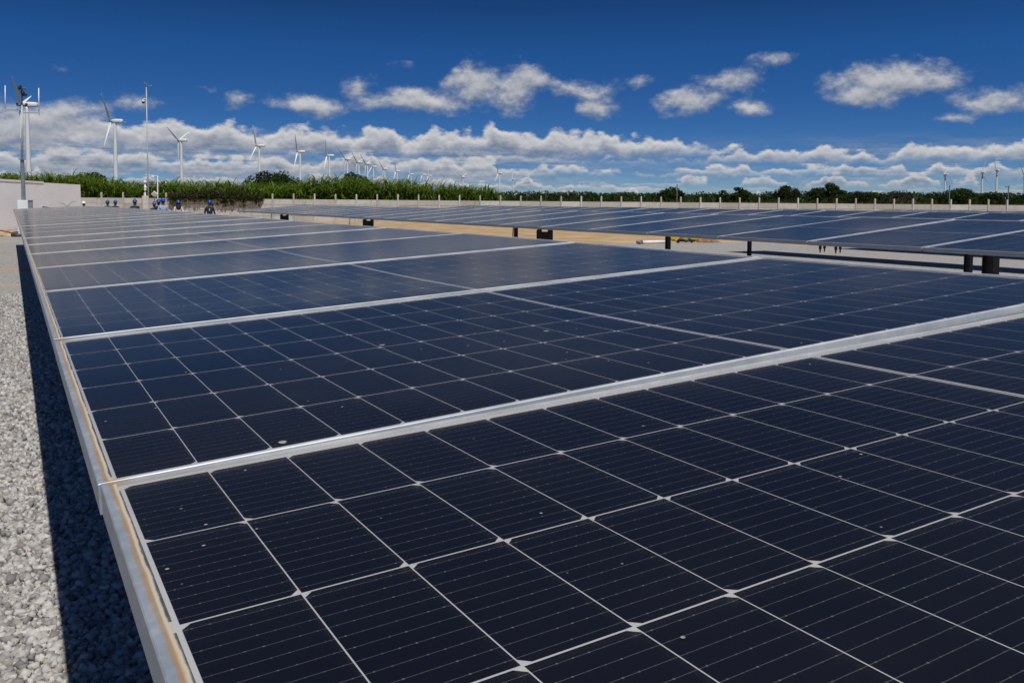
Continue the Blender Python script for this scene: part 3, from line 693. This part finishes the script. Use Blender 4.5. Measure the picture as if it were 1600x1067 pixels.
for i, (px, py, ang, kk) in enumerate(turb):
    d = F_PX*(HUB-CAM_H)/(hor_y(px)-py)*.998
    Ph = at_d(px, py, d); view = math.atan2(Ph[1], Ph[0])
    # rotor axis (-X of the turbine) points left and towards the viewer
    yaw = view+math.acos(max(-1, min(1, kk)))+math.pi
    axis = Vector((math.cos(yaw), math.sin(yaw), 0))            # +X local: from hub back to nacelle
    base = Vector((Ph[0], Ph[1], 0))+axis*3.2
    if i < 18: lab = 'white wind turbine, %s from the left of the long row behind the cane' % ords[i]
    else: lab = 'distant white wind turbine with banded tower, %s of the four at the right edge' % ['leftmost', 'second', 'third', 'rightmost'][i-18]
    t = empty('wind_turbine', base, yaw, lab, 'wind turbine', 'wind turbines')
    ob('tower', TM[0], t); ob('nacelle', TM[1], t, (0, 0, HUB)); hb = ob('hub', TM[2], t, (0, 0, HUB))
    if i >= 18: ob('band', TM[4], t)
    for k in range(3):
        # local +Y is to the viewer's left when the axis points away
        o = ob('blade', TM[3], t, (-3.3, 0, HUB), (math.radians(ang+120*k), 0, 0))

# ------------------------------------------------------------------ vegetation
def leaf_mat(name, c0, c1, trans=.35):
    m_, t, out = mat(name); a = t.new('ShaderNodeAttribute', attribute_name='tone').outputs['Fac']
    c = t.mix(a, c0, c1); d = t.new('ShaderNodeBsdfDiffuse'); t.link(c, d.inputs['Color'])
    tl = t.new('ShaderNodeBsdfTranslucent'); t.link(t.mix(.5, c, (c1[0]*1.2, c1[1]*1.2, c1[2]*.6)), tl.inputs['Color'])
    mx = t.new('ShaderNodeMixShader'); mx.inputs[0].default_value = trans; t.link(d.outputs[0], mx.inputs[1]); t.link(tl.outputs[0], mx.inputs[2])
    t.link(mx.outputs[0], out.inputs['Surface']); return m_
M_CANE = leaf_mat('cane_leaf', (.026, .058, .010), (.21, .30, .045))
M_FIELD = leaf_mat('crop_leaf', (.030, .045, .014), (.085, .105, .03), .25)
M_LEAF = leaf_mat('tree_leaf', (.014, .026, .009), (.055, .080, .024), .22)
M_LEAF_DRY = leaf_mat('scrub_leaf', (.018, .022, .010), (.055, .055, .024), .2)
M_BOUG = leaf_mat('bougainvillea_leaf', (.022, .034, .012), (.080, .095, .034), .25)
M_FLOWER = leaf_mat('purple_bract', (.16, .03, .13), (.34, .10, .30), .3)
M_BARK = plain('bark', (.10, .08, .06), .9, 0, .3, 3)

def blades(n_st, pos, hgt, leaves, length, width, r, droop=1.0):
    """stalks with arching strap leaves -> verts, quads, tone"""
    V, Q, T = [], [], []
    seg = 4; cnt = 0
    tot = n_st*leaves
    st = np.repeat(np.arange(n_st), leaves); z0 = hgt[st]*r.uniform(.15, .92, tot); az = r.uniform(0, 2*np.pi, tot)
    L = length*r.uniform(.6, 1.25, tot)*(.7+.5*hgt[st]/hgt.max()); W = width*r.uniform(.7, 1.3, tot)
    up0 = r.uniform(.9, 1.35, tot); dr = r.uniform(.7, 1.5, tot)*droop
    P = np.zeros((tot, seg+1, 2, 3)); d = np.stack([np.cos(az), np.sin(az)], 1); sd = np.stack([-d[:, 1], d[:, 0]], 1)
    hx = np.zeros(tot); hz = np.zeros(tot)
    for k in range(seg+1):
        f = k/seg
        if k:
            ang = up0-(f-.5/seg)*dr*1.6; hx = hx+np.cos(ang)*L/seg; hz = hz+np.sin(ang)*L/seg
        w = W*(1-f*.92)*.5
        c = np.concatenate([pos[st, :2]+d*hx[:, None], (pos[st, 2]+z0+hz)[:, None]], 1)
        P[:, k, 0, :2] = c[:, :2]+sd*w[:, None]; P[:, k, 1, :2] = c[:, :2]-sd*w[:, None]; P[:, k, :, 2] = c[:, 2][:, None]
        P[:, k, 0, 2] += .3*w
    V = P.reshape(-1, 3); base = (np.arange(tot)*(seg+1)*2)[:, None]
    qs = np.array([(2*k, 2*k+1, 2*k+3, 2*k+2) for k in range(seg)])
    Q = (base[:, :, None]+qs[None]).reshape(-1, 4)
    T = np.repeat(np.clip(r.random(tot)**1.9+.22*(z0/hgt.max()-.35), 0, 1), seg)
    # stalks
    nv = len(V); w = .02
    a = np.zeros((n_st, 4, 3)); ang = r.uniform(0, np.pi, n_st); dx_, dy_ = np.cos(ang)*w, np.sin(ang)*w
    lean = r.normal(0, .12, (n_st, 2))
    a[:, 0] = pos+np.stack([dx_, dy_, 0*dx_], 1); a[:, 1] = pos-np.stack([dx_, dy_, 0*dx_], 1)
    tp = pos+np.stack([lean[:, 0], lean[:, 1], hgt], 1); a[:, 2] = tp-np.stack([dx_, dy_, 0*dx_], 1)*.5; a[:, 3] = tp+np.stack([dx_, dy_, 0*dx_], 1)*.5
    V = np.concatenate([V, a.reshape(-1, 3)]); Q = np.concatenate([Q, nv+np.arange(n_st*4).reshape(-1, 4)]); T = np.concatenate([T, np.full(n_st, .25)])
    return V, Q, T
def along_wall(px, back):
    q = W0+WD*wall_t(px)-WN*back; return q
def z_at(px, py, q): r = wray(px, py); return CAM_H+r[2]*math.hypot(q[0], q[1])/math.hypot(r[0], r[1])
def hedge():
    r = np.random.default_rng(5); prof = [(30, 272), (60, 269), (95, 272), (130, 276), (165, 281), (200, 284), (250, 282), (300, 283), (340, 284), (375, 286), (410, 287), (450, 286), (480, 277), (505, 274), (540, 277), (570, 279), (600, 280),
            (640, 281), (675, 286), (700, 287), (735, 290), (765, 292), (780, 299)]
    px = np.array([p[0] for p in prof]); py = np.array([p[1] for p in prof])
    n = 3000; s = r.uniform(-40, 779, n); back = r.uniform(1.2, 6.0, n); pos = np.zeros((n, 3)); h = np.zeros(n)
    for i in range(n):
        q = along_wall(s[i], back[i]); zt_ = z_at(s[i], np.interp(s[i], px, py), q)
        pos[i, :2] = q; h[i] = max(1.2, (zt_-.1))*r.uniform(.74, 1.04)
    V, Q, T = blades(n, pos, h, 9, 1.55, .125, r, 1.15)
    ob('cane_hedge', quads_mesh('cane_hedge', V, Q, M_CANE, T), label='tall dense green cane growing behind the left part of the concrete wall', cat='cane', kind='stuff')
hedge()
def crop():
    r = np.random.default_rng(8); n = 5200; s = r.uniform(770, 1720, n); back = 4+r.random(n)**1.5*45; pos = np.zeros((n, 3)); h = np.zeros(n)
    for i in range(n):
        pos[i, :2] = along_wall(s[i], back[i]); h[i] = r.uniform(1.5, 2.25)*(1+.10*math.sin(s[i]*.03))
    V, Q, T = blades(n, pos, h, 7, .8, .09, r, .9)
    ob('crop_field', quads_mesh('crop_field', V, Q, M_FIELD, T), label='low dull green crop in the field beyond the concrete wall', cat='crop', kind='stuff')
crop()

def leaf_cloud(r, clumps, n, size, flat=.8):
    """leaf quads spread over and inside clumps (cx,cy,cz,rx,ry,rz)"""
    C_ = np.array(clumps); wts = (C_[:, 3]*C_[:, 4]*C_[:, 5])**.67; idx = r.choice(len(C_), n, p=wts/wts.sum())
    d = r.normal(size=(n, 3)); d /= np.linalg.norm(d, axis=1, keepdims=True); rad = r.uniform(.55, 1.08, n)**.6
    c = C_[idx, :3]+d*C_[idx, 3:]*rad[:, None]
    nrm = d*.6+r.normal(size=(n, 3))*.7; nrm[:, 2] += .3; nrm /= np.linalg.norm(nrm, axis=1, keepdims=True)
    a = np.cross(nrm, r.normal(size=(n, 3))); a /= np.linalg.norm(a, axis=1, keepdims=True); b_ = np.cross(nrm, a)
    s_ = size*r.uniform(.6, 1.4, n)[:, None]
    V = np.stack([c-a*s_, c+b_*s_*flat*.6, c+a*s_, c-b_*s_*flat*.6], 1).reshape(-1, 3)
    T = np.clip(r.uniform(0, 1, n)*.6+(d[:, 2]*.0+.2)+r.normal(0, .12, len(C_))[idx], 0, 1)
    return V, np.arange(n*4).reshape(-1, 4), T
def tree(px, pytop, pxl, pxr, dist, label, m_=None, n=5000, leaf=.16, dens=1.0, spread=False, seed=1, name='tree', group='trees beyond the wall', bare=False):
    r = np.random.default_rng(seed); top_ = at_d(px, pytop, dist); bx, by = top_[0], top_[1]; H = top_[2]*(.92 if dist > 150 else 1)
    w = (pxr-pxl)/F_PX*dist/2
    t = empty(name, (bx, by, 0), 0, label, 'tree', group)
    b = B(); th = H*(.5 if spread else .35); tr_ = max(.10, H*.028)
    b.tube([(0, 0, -.1), (r.normal(0, .08), r.normal(0, .08), th*.55), (r.normal(0, .15), r.normal(0, .15), th)], [tr_*1.25, tr_, tr_*.8], 8)
    cl = []; K = 46 if not spread else 26
    for k in range(K):
        a = r.uniform(0, 2*np.pi); q = math.sqrt(r.random())
        if spread:
            cz = H*(.86-.30*q*q*r.uniform(.6, 1.2)); cr = w*r.uniform(.16, .30); cl.append((math.cos(a)*q*w*.85, math.sin(a)*q*w*.85, min(cz, H-cr*.5), cr, cr, cr*.55))
        else:
            cr = w*r.uniform(.20, .36); lo = .18*H if not bare else .45*H
            cz = lo+(H-lo)*(1-.45*q*q)*math.sqrt(r.uniform(.12, .98)); cl.append((math.cos(a)*q*w*.8, math.sin(a)*q*w*.8, min(cz, H-cr*.45), cr, cr, cr*.7))
    cl.append((0, 0, H-w*.2, w*.3, w*.3, w*.2))
    for c_ in cl[:14]:
        b.tube([(0, 0, th*.8), (c_[0]*.5, c_[1]*.5, th*.8+(c_[2]-th*.8)*.6), (c_[0], c_[1], c_[2])], [tr_*.5, tr_*.3, tr_*.1], 5)
    ob('trunk', b.me('trunk', M_BARK, True), t)
    V, Q, T = leaf_cloud(r, cl, int(n*dens), leaf)
    ob('crown', quads_mesh('crown', V, Q, m_ or M_LEAF, T), t)
    return t
tree(427, 269.5, 380, 474, 118, 'broad rounded dark tree rising above the cane behind the fourth wind turbine', n=9000, leaf=.17, seed=3)
tree(556, 272, 528, 588, 116, 'dark bushy tree above the cane, right of the broad rounded tree', n=6500, leaf=.17, seed=4)
tree(132, 269.5, 88, 168, 112, 'dark rounded tree behind the right end of the white plastered wall', n=8500, leaf=.17, seed=5)
tree(12, 273, -30, 45, 118, 'dark low tree showing over the white wall at the left edge', n=5500, leaf=.17, seed=6)
tree(1050, 289, 1030, 1074, 190, 'dense dark tree in the far scrub with a pole beside it', n=5000, leaf=.24, seed=7)
tree(1157, 289, 1139, 1173, 190, 'bright green rounded tree left of the far trees', n=4200, leaf=.24, seed=8)
tree(1131, 294, 1120, 1144, 195, 'small dark tree just left of the bright green rounded tree', n=2400, leaf=.22, seed=9)
tree(1232, 287.5, 1213, 1254, 195, 'dark twiggy tree left of the umbrella shaped tree', M_LEAF_DRY, n=3600, leaf=.2, seed=10, bare=True)
tree(1297, 281, 1267, 1322, 190, 'tall umbrella shaped tree standing above the far scrub', n=4200, leaf=.2, spread=True, seed=11)
tree(1274, 291, 1258, 1290, 200, 'low dark tree under the left side of the umbrella shaped tree', n=2600, leaf=.24, seed=12)
tree(1345, 296, 1322, 1370, 210, 'low spreading scrub tree right of the umbrella shaped tree', M_LEAF_DRY, n=3200, leaf=.22, seed=13)
tree(1500, 293.5, 1462, 1532, 200, 'broad low mound of dark tree below the banded wind turbines', n=6500, leaf=.24, seed=14)
tree(1548, 297.5, 1530, 1570, 205, 'small dark tree at the right below the third banded turbine', n=3000, leaf=.22, seed=15)
tree(1405, 296, 1376, 1436, 200, 'grey green scrub tree with bare branches left of the broad mound', M_LEAF_DRY, n=3400, leaf=.2, seed=16)
def bare_shrub():
    r = random.Random(4); P = at_d(1408, 300, 185); t = empty('bare_shrub', (P[0], P[1], 0), 0, 'leafless shrub with long thin branches reaching above the far scrub', 'shrub'); 
    for k in range(34):
        b = B(); x = r.uniform(-4.5, 4.5); a = r.uniform(.2, .9); h = r.uniform(2.6, 4.2); L = r.uniform(.8, 2.2)
        b.tube([(x, r.uniform(-1, 1), 0), (x+.2*L, 0, h*.6), (x+.6*L*math.cos(a), 0, h), (x+L, 0, h+r.uniform(-.1, .5))], [.05, .035, .025, .012], 4)
        ob('branch', b.me('branch', M_BARK), t)
bare_shrub()
def far_scrub():
    r = np.random.default_rng(21); cl = []
    for px in np.arange(760, 1760, 2.2):
        d = r.uniform(230, 420); top_ = hor_y(px)-r.uniform(11, 18)-(3 if 1200 < px < 1600 else 0); P = at_d(px, top_, d); rr = r.uniform(1.2, 2.6)
        cl.append((P[0], P[1], max(.8, P[2]-rr*.5), rr*1.5, rr*1.5, rr*.62)); cl.append((P[0], P[1], max(.6, P[2]*.45), rr*1.4, rr*1.4, rr*.7))
    V, Q, T = leaf_cloud(r, cl, 70000, .42)
    ob('scrub', quads_mesh('scrub', V, Q, M_LEAF, T*.75), label='dark band of distant scrub along the horizon at the right', cat='scrub', kind='stuff')
far_scrub()
def bougainvillea():
    r = np.random.default_rng(31); cl = []; fl = []
    for px in np.arange(268, 408, 3.0):
        q = along_wall(px, -.15); e = 1-abs((px-335)/75)**2.5
        z0 = 2.12+r.uniform(-.1, .3)*e; cl.append((q[0], q[1], z0, .4, .4, .38)); cl.append((q[0]+.1, q[1], z0+.3*e, .35, .35, .3))
        if r.random() < .35: cl.append((q[0], q[1]-.05, 1.75+r.uniform(-.2, .2), .16, .16, .4))
        if r.random() < .5: fl.append((q[0], q[1]-.3, z0+r.uniform(0, .45), .28, .22, .2))
    t = empty('bougainvillea', (float(along_wall(335, 0)[0]), float(along_wall(335, 0)[1]), 0), 0, 'trailing bougainvillea with purple flowers spilling over the concrete wall', 'climbing plant'); o = np.array(t.location)
    V, Q, T = leaf_cloud(r, cl, 6500, .09); ob('foliage', quads_mesh('foliage', V-o, Q, M_BOUG, T), t)
    V, Q, T = leaf_cloud(r, fl, 200, .05); ob('flowers', quads_mesh('flowers', V-o, Q, M_FLOWER, T), t, kind='stuff')
    b = B(); q = along_wall(335, .5)-o[:2]
    for k in (-2.2, 0, 2.0): b.tube([(q[0]+k*.9, q[1]-k*.43, 0), (q[0]+k, q[1]-k*.45, 1.3), (q[0]+k*1.1, q[1]-.4-k*.5, 2.3)], [.05, .04, .03], 6)
    ob('stem', b.me('stem', M_BARK, True), t)
bougainvillea()
# slender poles in the far field
M_POLE = plain('weathered_pole', (.20, .19, .175), .8, 0, .2, 2)
for px, y0, y1, d, arm, lab in ((1058, 316, 288, 170, 0, 'thin grey pole standing right in front of the dense dark far tree'), (1484, 318, 290, 150, 0, 'thin dark pole in front of the broad low mound of tree'), (1576, 319, 290, 150, 1, 'utility pole with a short cross arm at the right edge of the field'),
                       (853, 312, 297, 260, 0, 'small distant pole in the field, leftmost beyond the cane')):
    P = at_d(px, y1, d); b = B(); b.tube([(0, 0, -.1), (0, 0, P[2])], [.13, .09], 8)
    t = empty('utility_pole', (P[0], P[1], 0), 0, lab, 'pole', 'poles in the far field'); ob('pole', b.me('pole', M_POLE), t)
    if arm: b = B(); b.box(-.9, .35, -.06, .06, P[2]-.3, P[2]-.15); ob('cross_arm', b.me('cross_arm', M_POLE), t)

# ------------------------------------------------------------------ things left on the ground among the rows
P = at_z(1000, 381.5, 0); Q_ = at_z(1038, 380.5, 0); v = Q_-P; a = math.atan2(v[1], v[0]); L2 = np.linalg.norm(v)
t = empty('white_pipe', (P[0], P[1], 0), a, 'long white plastic pipe lying on the gravel behind the second panel row', 'pipe')
b = B(); b.tube([(.1, 0, .08), (L2+.4, 0, .08)], .078, 14); ob('pipe', b.me('pipe', M_WHITE, True), t)
b = B(); b.tube([(-.2, 0, .09), (-.05, 0, .1), (.12, 0, .08)], [.06, .10, .09], 10); b.tube([(-.08, 0, .15), (-.1, -.18, .03)], .04, 8); ob('valve', b.me('valve', M_STEEL, True), t)
P = at_z(1068, 377.5, 0); b = B(); b.box(-.85, .85, -.45, .45, .12, .24, bev=.03); b.box(-.7, -.5, -.4, .4, 0, .12); b.box(.5, .7, -.4, .4, 0, .12)
ob('yellow_crate_lid', b.me('yellow_crate_lid', plain('yellow_plastic', (.62, .44, .03), .5, 0, .1, 4)), None, (P[0], P[1], 0), (0, 0, -.5), 'flat bright yellow plastic board lying beyond the white pipe', 'board')
P = at_z(1058, 380, 0); b = B(); b.tube([(0, 0, .05), (.2, .05, .2), (.45, 0, .1), (.6, .1, .22), (.75, 0, .05)], [.08, .1, .07, .1, .06], 8); ob('black_hose', b.me('black_hose', M_BLACK, True), None, (P[0], P[1], 0), (0, 0, -.5), 'crumpled black hose beside the yellow board', 'hose')
P = at_z(1107, 379, 0); heap('clod_heap', (P[0], P[1], 0), .8, .5, .3, 'small heap of reddish clods right of the yellow board', plain('red_clods', (.22, .11, .055), .95, 0, .5, 6), 6)

# ------------------------------------------------------------------ people
M_SKIN = plain('skin', (.30, .17, .11), .55, 0, .06, 20); M_HAIR = plain('black_hair', (.012, .01, .009), .5, 0, .3, 60)
M_NAVY = plain('navy_cloth', (.012, .016, .032), .85, 0, .2, 12); M_BLUESH = plain('light_blue_cloth', (.30, .37, .50), .85, 0, .08, 14); M_CREAM = plain('cream_cloth', (.62, .60, .54), .85, 0, .06, 14)
M_JEAN = plain('dark_jeans', (.03, .04, .07), .9, 0, .2, 20); M_SHOE = plain('leather_shoe', (.02, .016, .013), .6); M_HELM = plain('blue_helmet', (.006, .075, .36), .28, 0, .05, 10); M_WHELM = plain('white_helmet', (.78, .78, .78), .3, 0, .03, 10)
def body_mesh(name, arms, shirt, sleeves=True):
    """standing figure facing +Y, 1.72 m, grown from a jointed skeleton"""
    V, E, Rr = [], [], []
    def v(p, r, par=None):
        V.append(p); Rr.append(r if isinstance(r, tuple) else (r, r))
        if par is not None: E.append((par, len(V)-1))
        return len(V)-1
    pel = v((0, 0, .94), (.145, .105)); sp = v((0, -.01, 1.10), (.135, .10), pel); ch = v((0, -.01, 1.28), (.16, .115), sp); ub = v((0, -.01, 1.40), (.12, .09), ch)
    nk = v((0, 0, 1.47), .055, ub); hd0 = v((0, .02, 1.54), (.068, .075), nk); hd1 = v((0, .02, 1.62), (.078, .095), hd0); hd2 = v((0, .015, 1.69), (.06, .075), hd1)
    v((0, .118, 1.595), .013, hd1)                                     # nose
    for s_ in (-1, 1):
        v((s_*.083, .01, 1.60), .012, hd1)                             # ear
        hp = v((s_*.085, 0, .88), (.092, .09), pel); kn = v((s_*.10, .015, .49), .06, hp); an = v((s_*.105, -.01, .09), .04, kn); v((s_*.115, .12, .035), .034, an)
        sh = v((s_*.165, -.01, 1.385), .062, ub); el_, wr, pm_ = [(s_*p[0], p[1], p[2]) for p in arms[0 if s_ < 0 else 1]]
        e1 = v(el_, .044, sh); w1 = v(wr, .030, e1); p1 = v(pm_, (.036, .02), w1)
        d = (Vector(pm_)-Vector(wr)).normalized(); sd = d.cross(Vector((s_, 0, .01))).normalized()
        for f_ in range(4):
            q = Vector(pm_)+d*.03+sd*(-.027+.018*f_); k1 = v(tuple(q), .009, p1); k2 = v(tuple(q+d*(.035-.004*abs(f_-1.4))+Vector((-s_*.006, 0, 0))), .008, k1); v(tuple(q+d*(.065-.008*abs(f_-1.4))+Vector((-s_*.016, 0, 0))), .007, k2)
        q = Vector(wr)+d*.03+sd*-.035; k1 = v(tuple(q), .010, w1); v(tuple(q+d*.035+sd*-.012), .009, k1)
    me = bpy.data.meshes.new(name+'_skeleton'); me.from_pydata(V, E, []); o = bpy.data.objects.new(name+'_tmp', me); COL.objects.link(o)
    sk = o.modifiers.new('skin', 'SKIN'); sk.use_smooth_shade = True
    if not me.skin_vertices: 
        bm = bmesh.new(); bm.from_mesh(me); bm.verts.layers.skin.verify(); bm.to_mesh(me); bm.free()
    for i, d_ in enumerate(me.skin_vertices[0].data): d_.radius = Rr[i]; d_.use_root = (i == 0)
    sub = o.modifiers.new('sub', 'SUBSURF'); sub.levels = 2; sub.render_levels = 2
    bpy.context.view_layer.update(); dg = bpy.context.evaluated_depsgraph_get()
    m2 = bpy.data.meshes.new_from_object(o.evaluated_get(dg)); m2.name = name; bpy.data.objects.remove(o); bpy.data.meshes.remove(me)
    m2.materials.clear()
    for q in (M_SKIN, shirt, M_JEAN, M_SHOE): m2.materials.append(q)
    hands = [Vector((-a_[1][0] if k == 0 else a_[1][0], a_[1][1], a_[1][2])) for k, a_ in enumerate(arms)]
    for p in m2.polygons:
        c = p.center; mi = 1
        if c.z > 1.452: mi = 0
        elif c.z < .075: mi = 3
        elif c.z < .93 and abs(c.x) < .21: mi = 2
        if any((c-h_).length < .15 and abs(c.x) > .12 and (c-h_).dot(Vector((0, .2, -1))) > -.005 for h_ in hands) and c.z < 1.2: mi = 0
        p.material_index = mi; p.use_smooth = True
    return m2
ARM_DOWN = ((.235, -.03, 1.12), (.245, .03, .88), (.245, .05, .80)); ARM_FRONT = ((.23, -.05, 1.12), (.13, .16, 1.08), (.06, .20, 1.07)); ARM_BENT = ((.25, -.02, 1.13), (.22, .17, 1.0), (.21, .24, .99))
HB = {}
def body(kind, shirt):
    key = (kind, shirt.name)
    if key not in HB: HB[key] = body_mesh('body', {'down': (ARM_DOWN, ARM_DOWN), 'front': (ARM_FRONT, ARM_FRONT), 'bent': (ARM_DOWN, ARM_BENT)}[kind], shirt)
    return HB[key]
def helmet_me(m_):
    b = B(); b.ball((0, .012, 1.655), (.112, .136, .128), 0, 16, 7, z0=0.0)
    n = 20; ring = []
    b.loft([[((.118+o_)*math.cos(a), .012+(.142+o_+(.035*max(0, math.sin(a))**2 if o_ > .01 else 0))*math.sin(a), 1.655+z_) for a in np.linspace(0, 2*math.pi, n, endpoint=False)] for o_, z_ in ((0, .012), (.022, .0), (.022, -.008), (-.004, -.004))], cap=False)
    b.box(-.018, .018, -.10, .125, 1.775, 1.797, bev=.006)
    return b.me('helmet', m_, True)
ME_HELM, ME_WHELM = helmet_me(M_HELM), helmet_me(M_WHELM)
b = B(); b.ball((0, .0, 1.615), (.088, .098, .088), 0, 14, 8, -.75); ME_HAIR = b.me('hair', M_HAIR, True)
b = B(); b.loft([[(w_*math.cos(a), y_+d_*math.sin(a), z_) for a in np.linspace(0, 2*math.pi, 12, endpoint=False)] for z_, w_, d_, y_ in ((1.68, .085, .09, 0), (1.60, .10, .08, -.03), (1.52, .12, .06, -.05), (1.44, .135, .05, -.085), (1.36, .12, .035, -.105), (1.30, .06, .02, -.11))]); ME_LONG = b.me('hair', M_HAIR, True)
b = B(); b.add([(-.012, -.1325, 1.25), (.012, -.1325, 1.25), (.016, -.134, 1.31), (-.016, -.134, 1.31)], [(0, 1, 2, 3)]); b.add([(-.03, -.1340, 1.32), (.03, -.1340, 1.32), (.03, -.135, 1.345), (-.03, -.135, 1.345)], [(0, 1, 2, 3)]); ME_EMB = b.me('emblem', M_WHITE)
ppl = [  # helmet-top pixel, camera depth, arms, shirt, helmet, hair, turn, emblem, label
    (327.5, 312.0, 43, 'down', M_NAVY, 0, 0, -.1, 1, 'person in navy long-sleeved shirt and blue helmet standing alone at the right'),
    (278.5, 312.2, 45, 'front', M_CREAM, 0, 1, .1, 0, 'person in cream blouse and blue helmet with long dark hair'),
    (254.5, 308.6, 41, 'down', M_BLUESH, 0, 0, .25, 0, 'tall person in light blue shirt and blue helmet in the group'),
    (247.8, 311.0, 44, 'front', M_NAVY, 0, 0, .3, 0, 'person in dark clothes and blue helmet just behind the light blue shirt'),
    (241.0, 315.2, 46, 'front', M_NAVY, 0, 0, .2, 0, 'shorter person in dark clothes and blue helmet left of the light blue shirt'),
    (210.5, 310.6, 44, 'front', M_NAVY, 0, 0, -.1, 1, 'person in navy shirt with white back emblem and blue helmet left of the pole'),
    (180.0, 312.4, 50, 'front', M_NAVY, 0, 0, -.2, 0, 'person in navy shirt and blue helmet, right one of the far left pair'),
    (168.0, 312.4, 50, 'front', M_NAVY, 0, 0, .15, 0, 'person in navy shirt and blue helmet, left one of the far left pair'),
    (131.0, 314.0, 50, 'down', M_NAVY, 1, 0, .5, 0, 'person in white helmet almost hidden behind the far end of the nearest row')]
for px, py, d, arms, shirt, wh, lng, turn, emb, lab in ppl:
    P = at_d(px, py, d); gz = float(ground_z(P[0], P[1])); sc = (P[2]-gz)/1.795
    t = empty('person', (P[0], P[1], gz), -math.atan2(P[0], P[1])+turn, lab, 'person', 'people in helmets by the wall'); t.scale = (sc*.98, sc*.98, sc)
    ob('body', body(arms, shirt), t); ob('hair', ME_LONG if lng else ME_HAIR, t); ob('helmet', ME_WHELM if wh else ME_HELM, t)
    if emb: ob('emblem', ME_EMB, t)
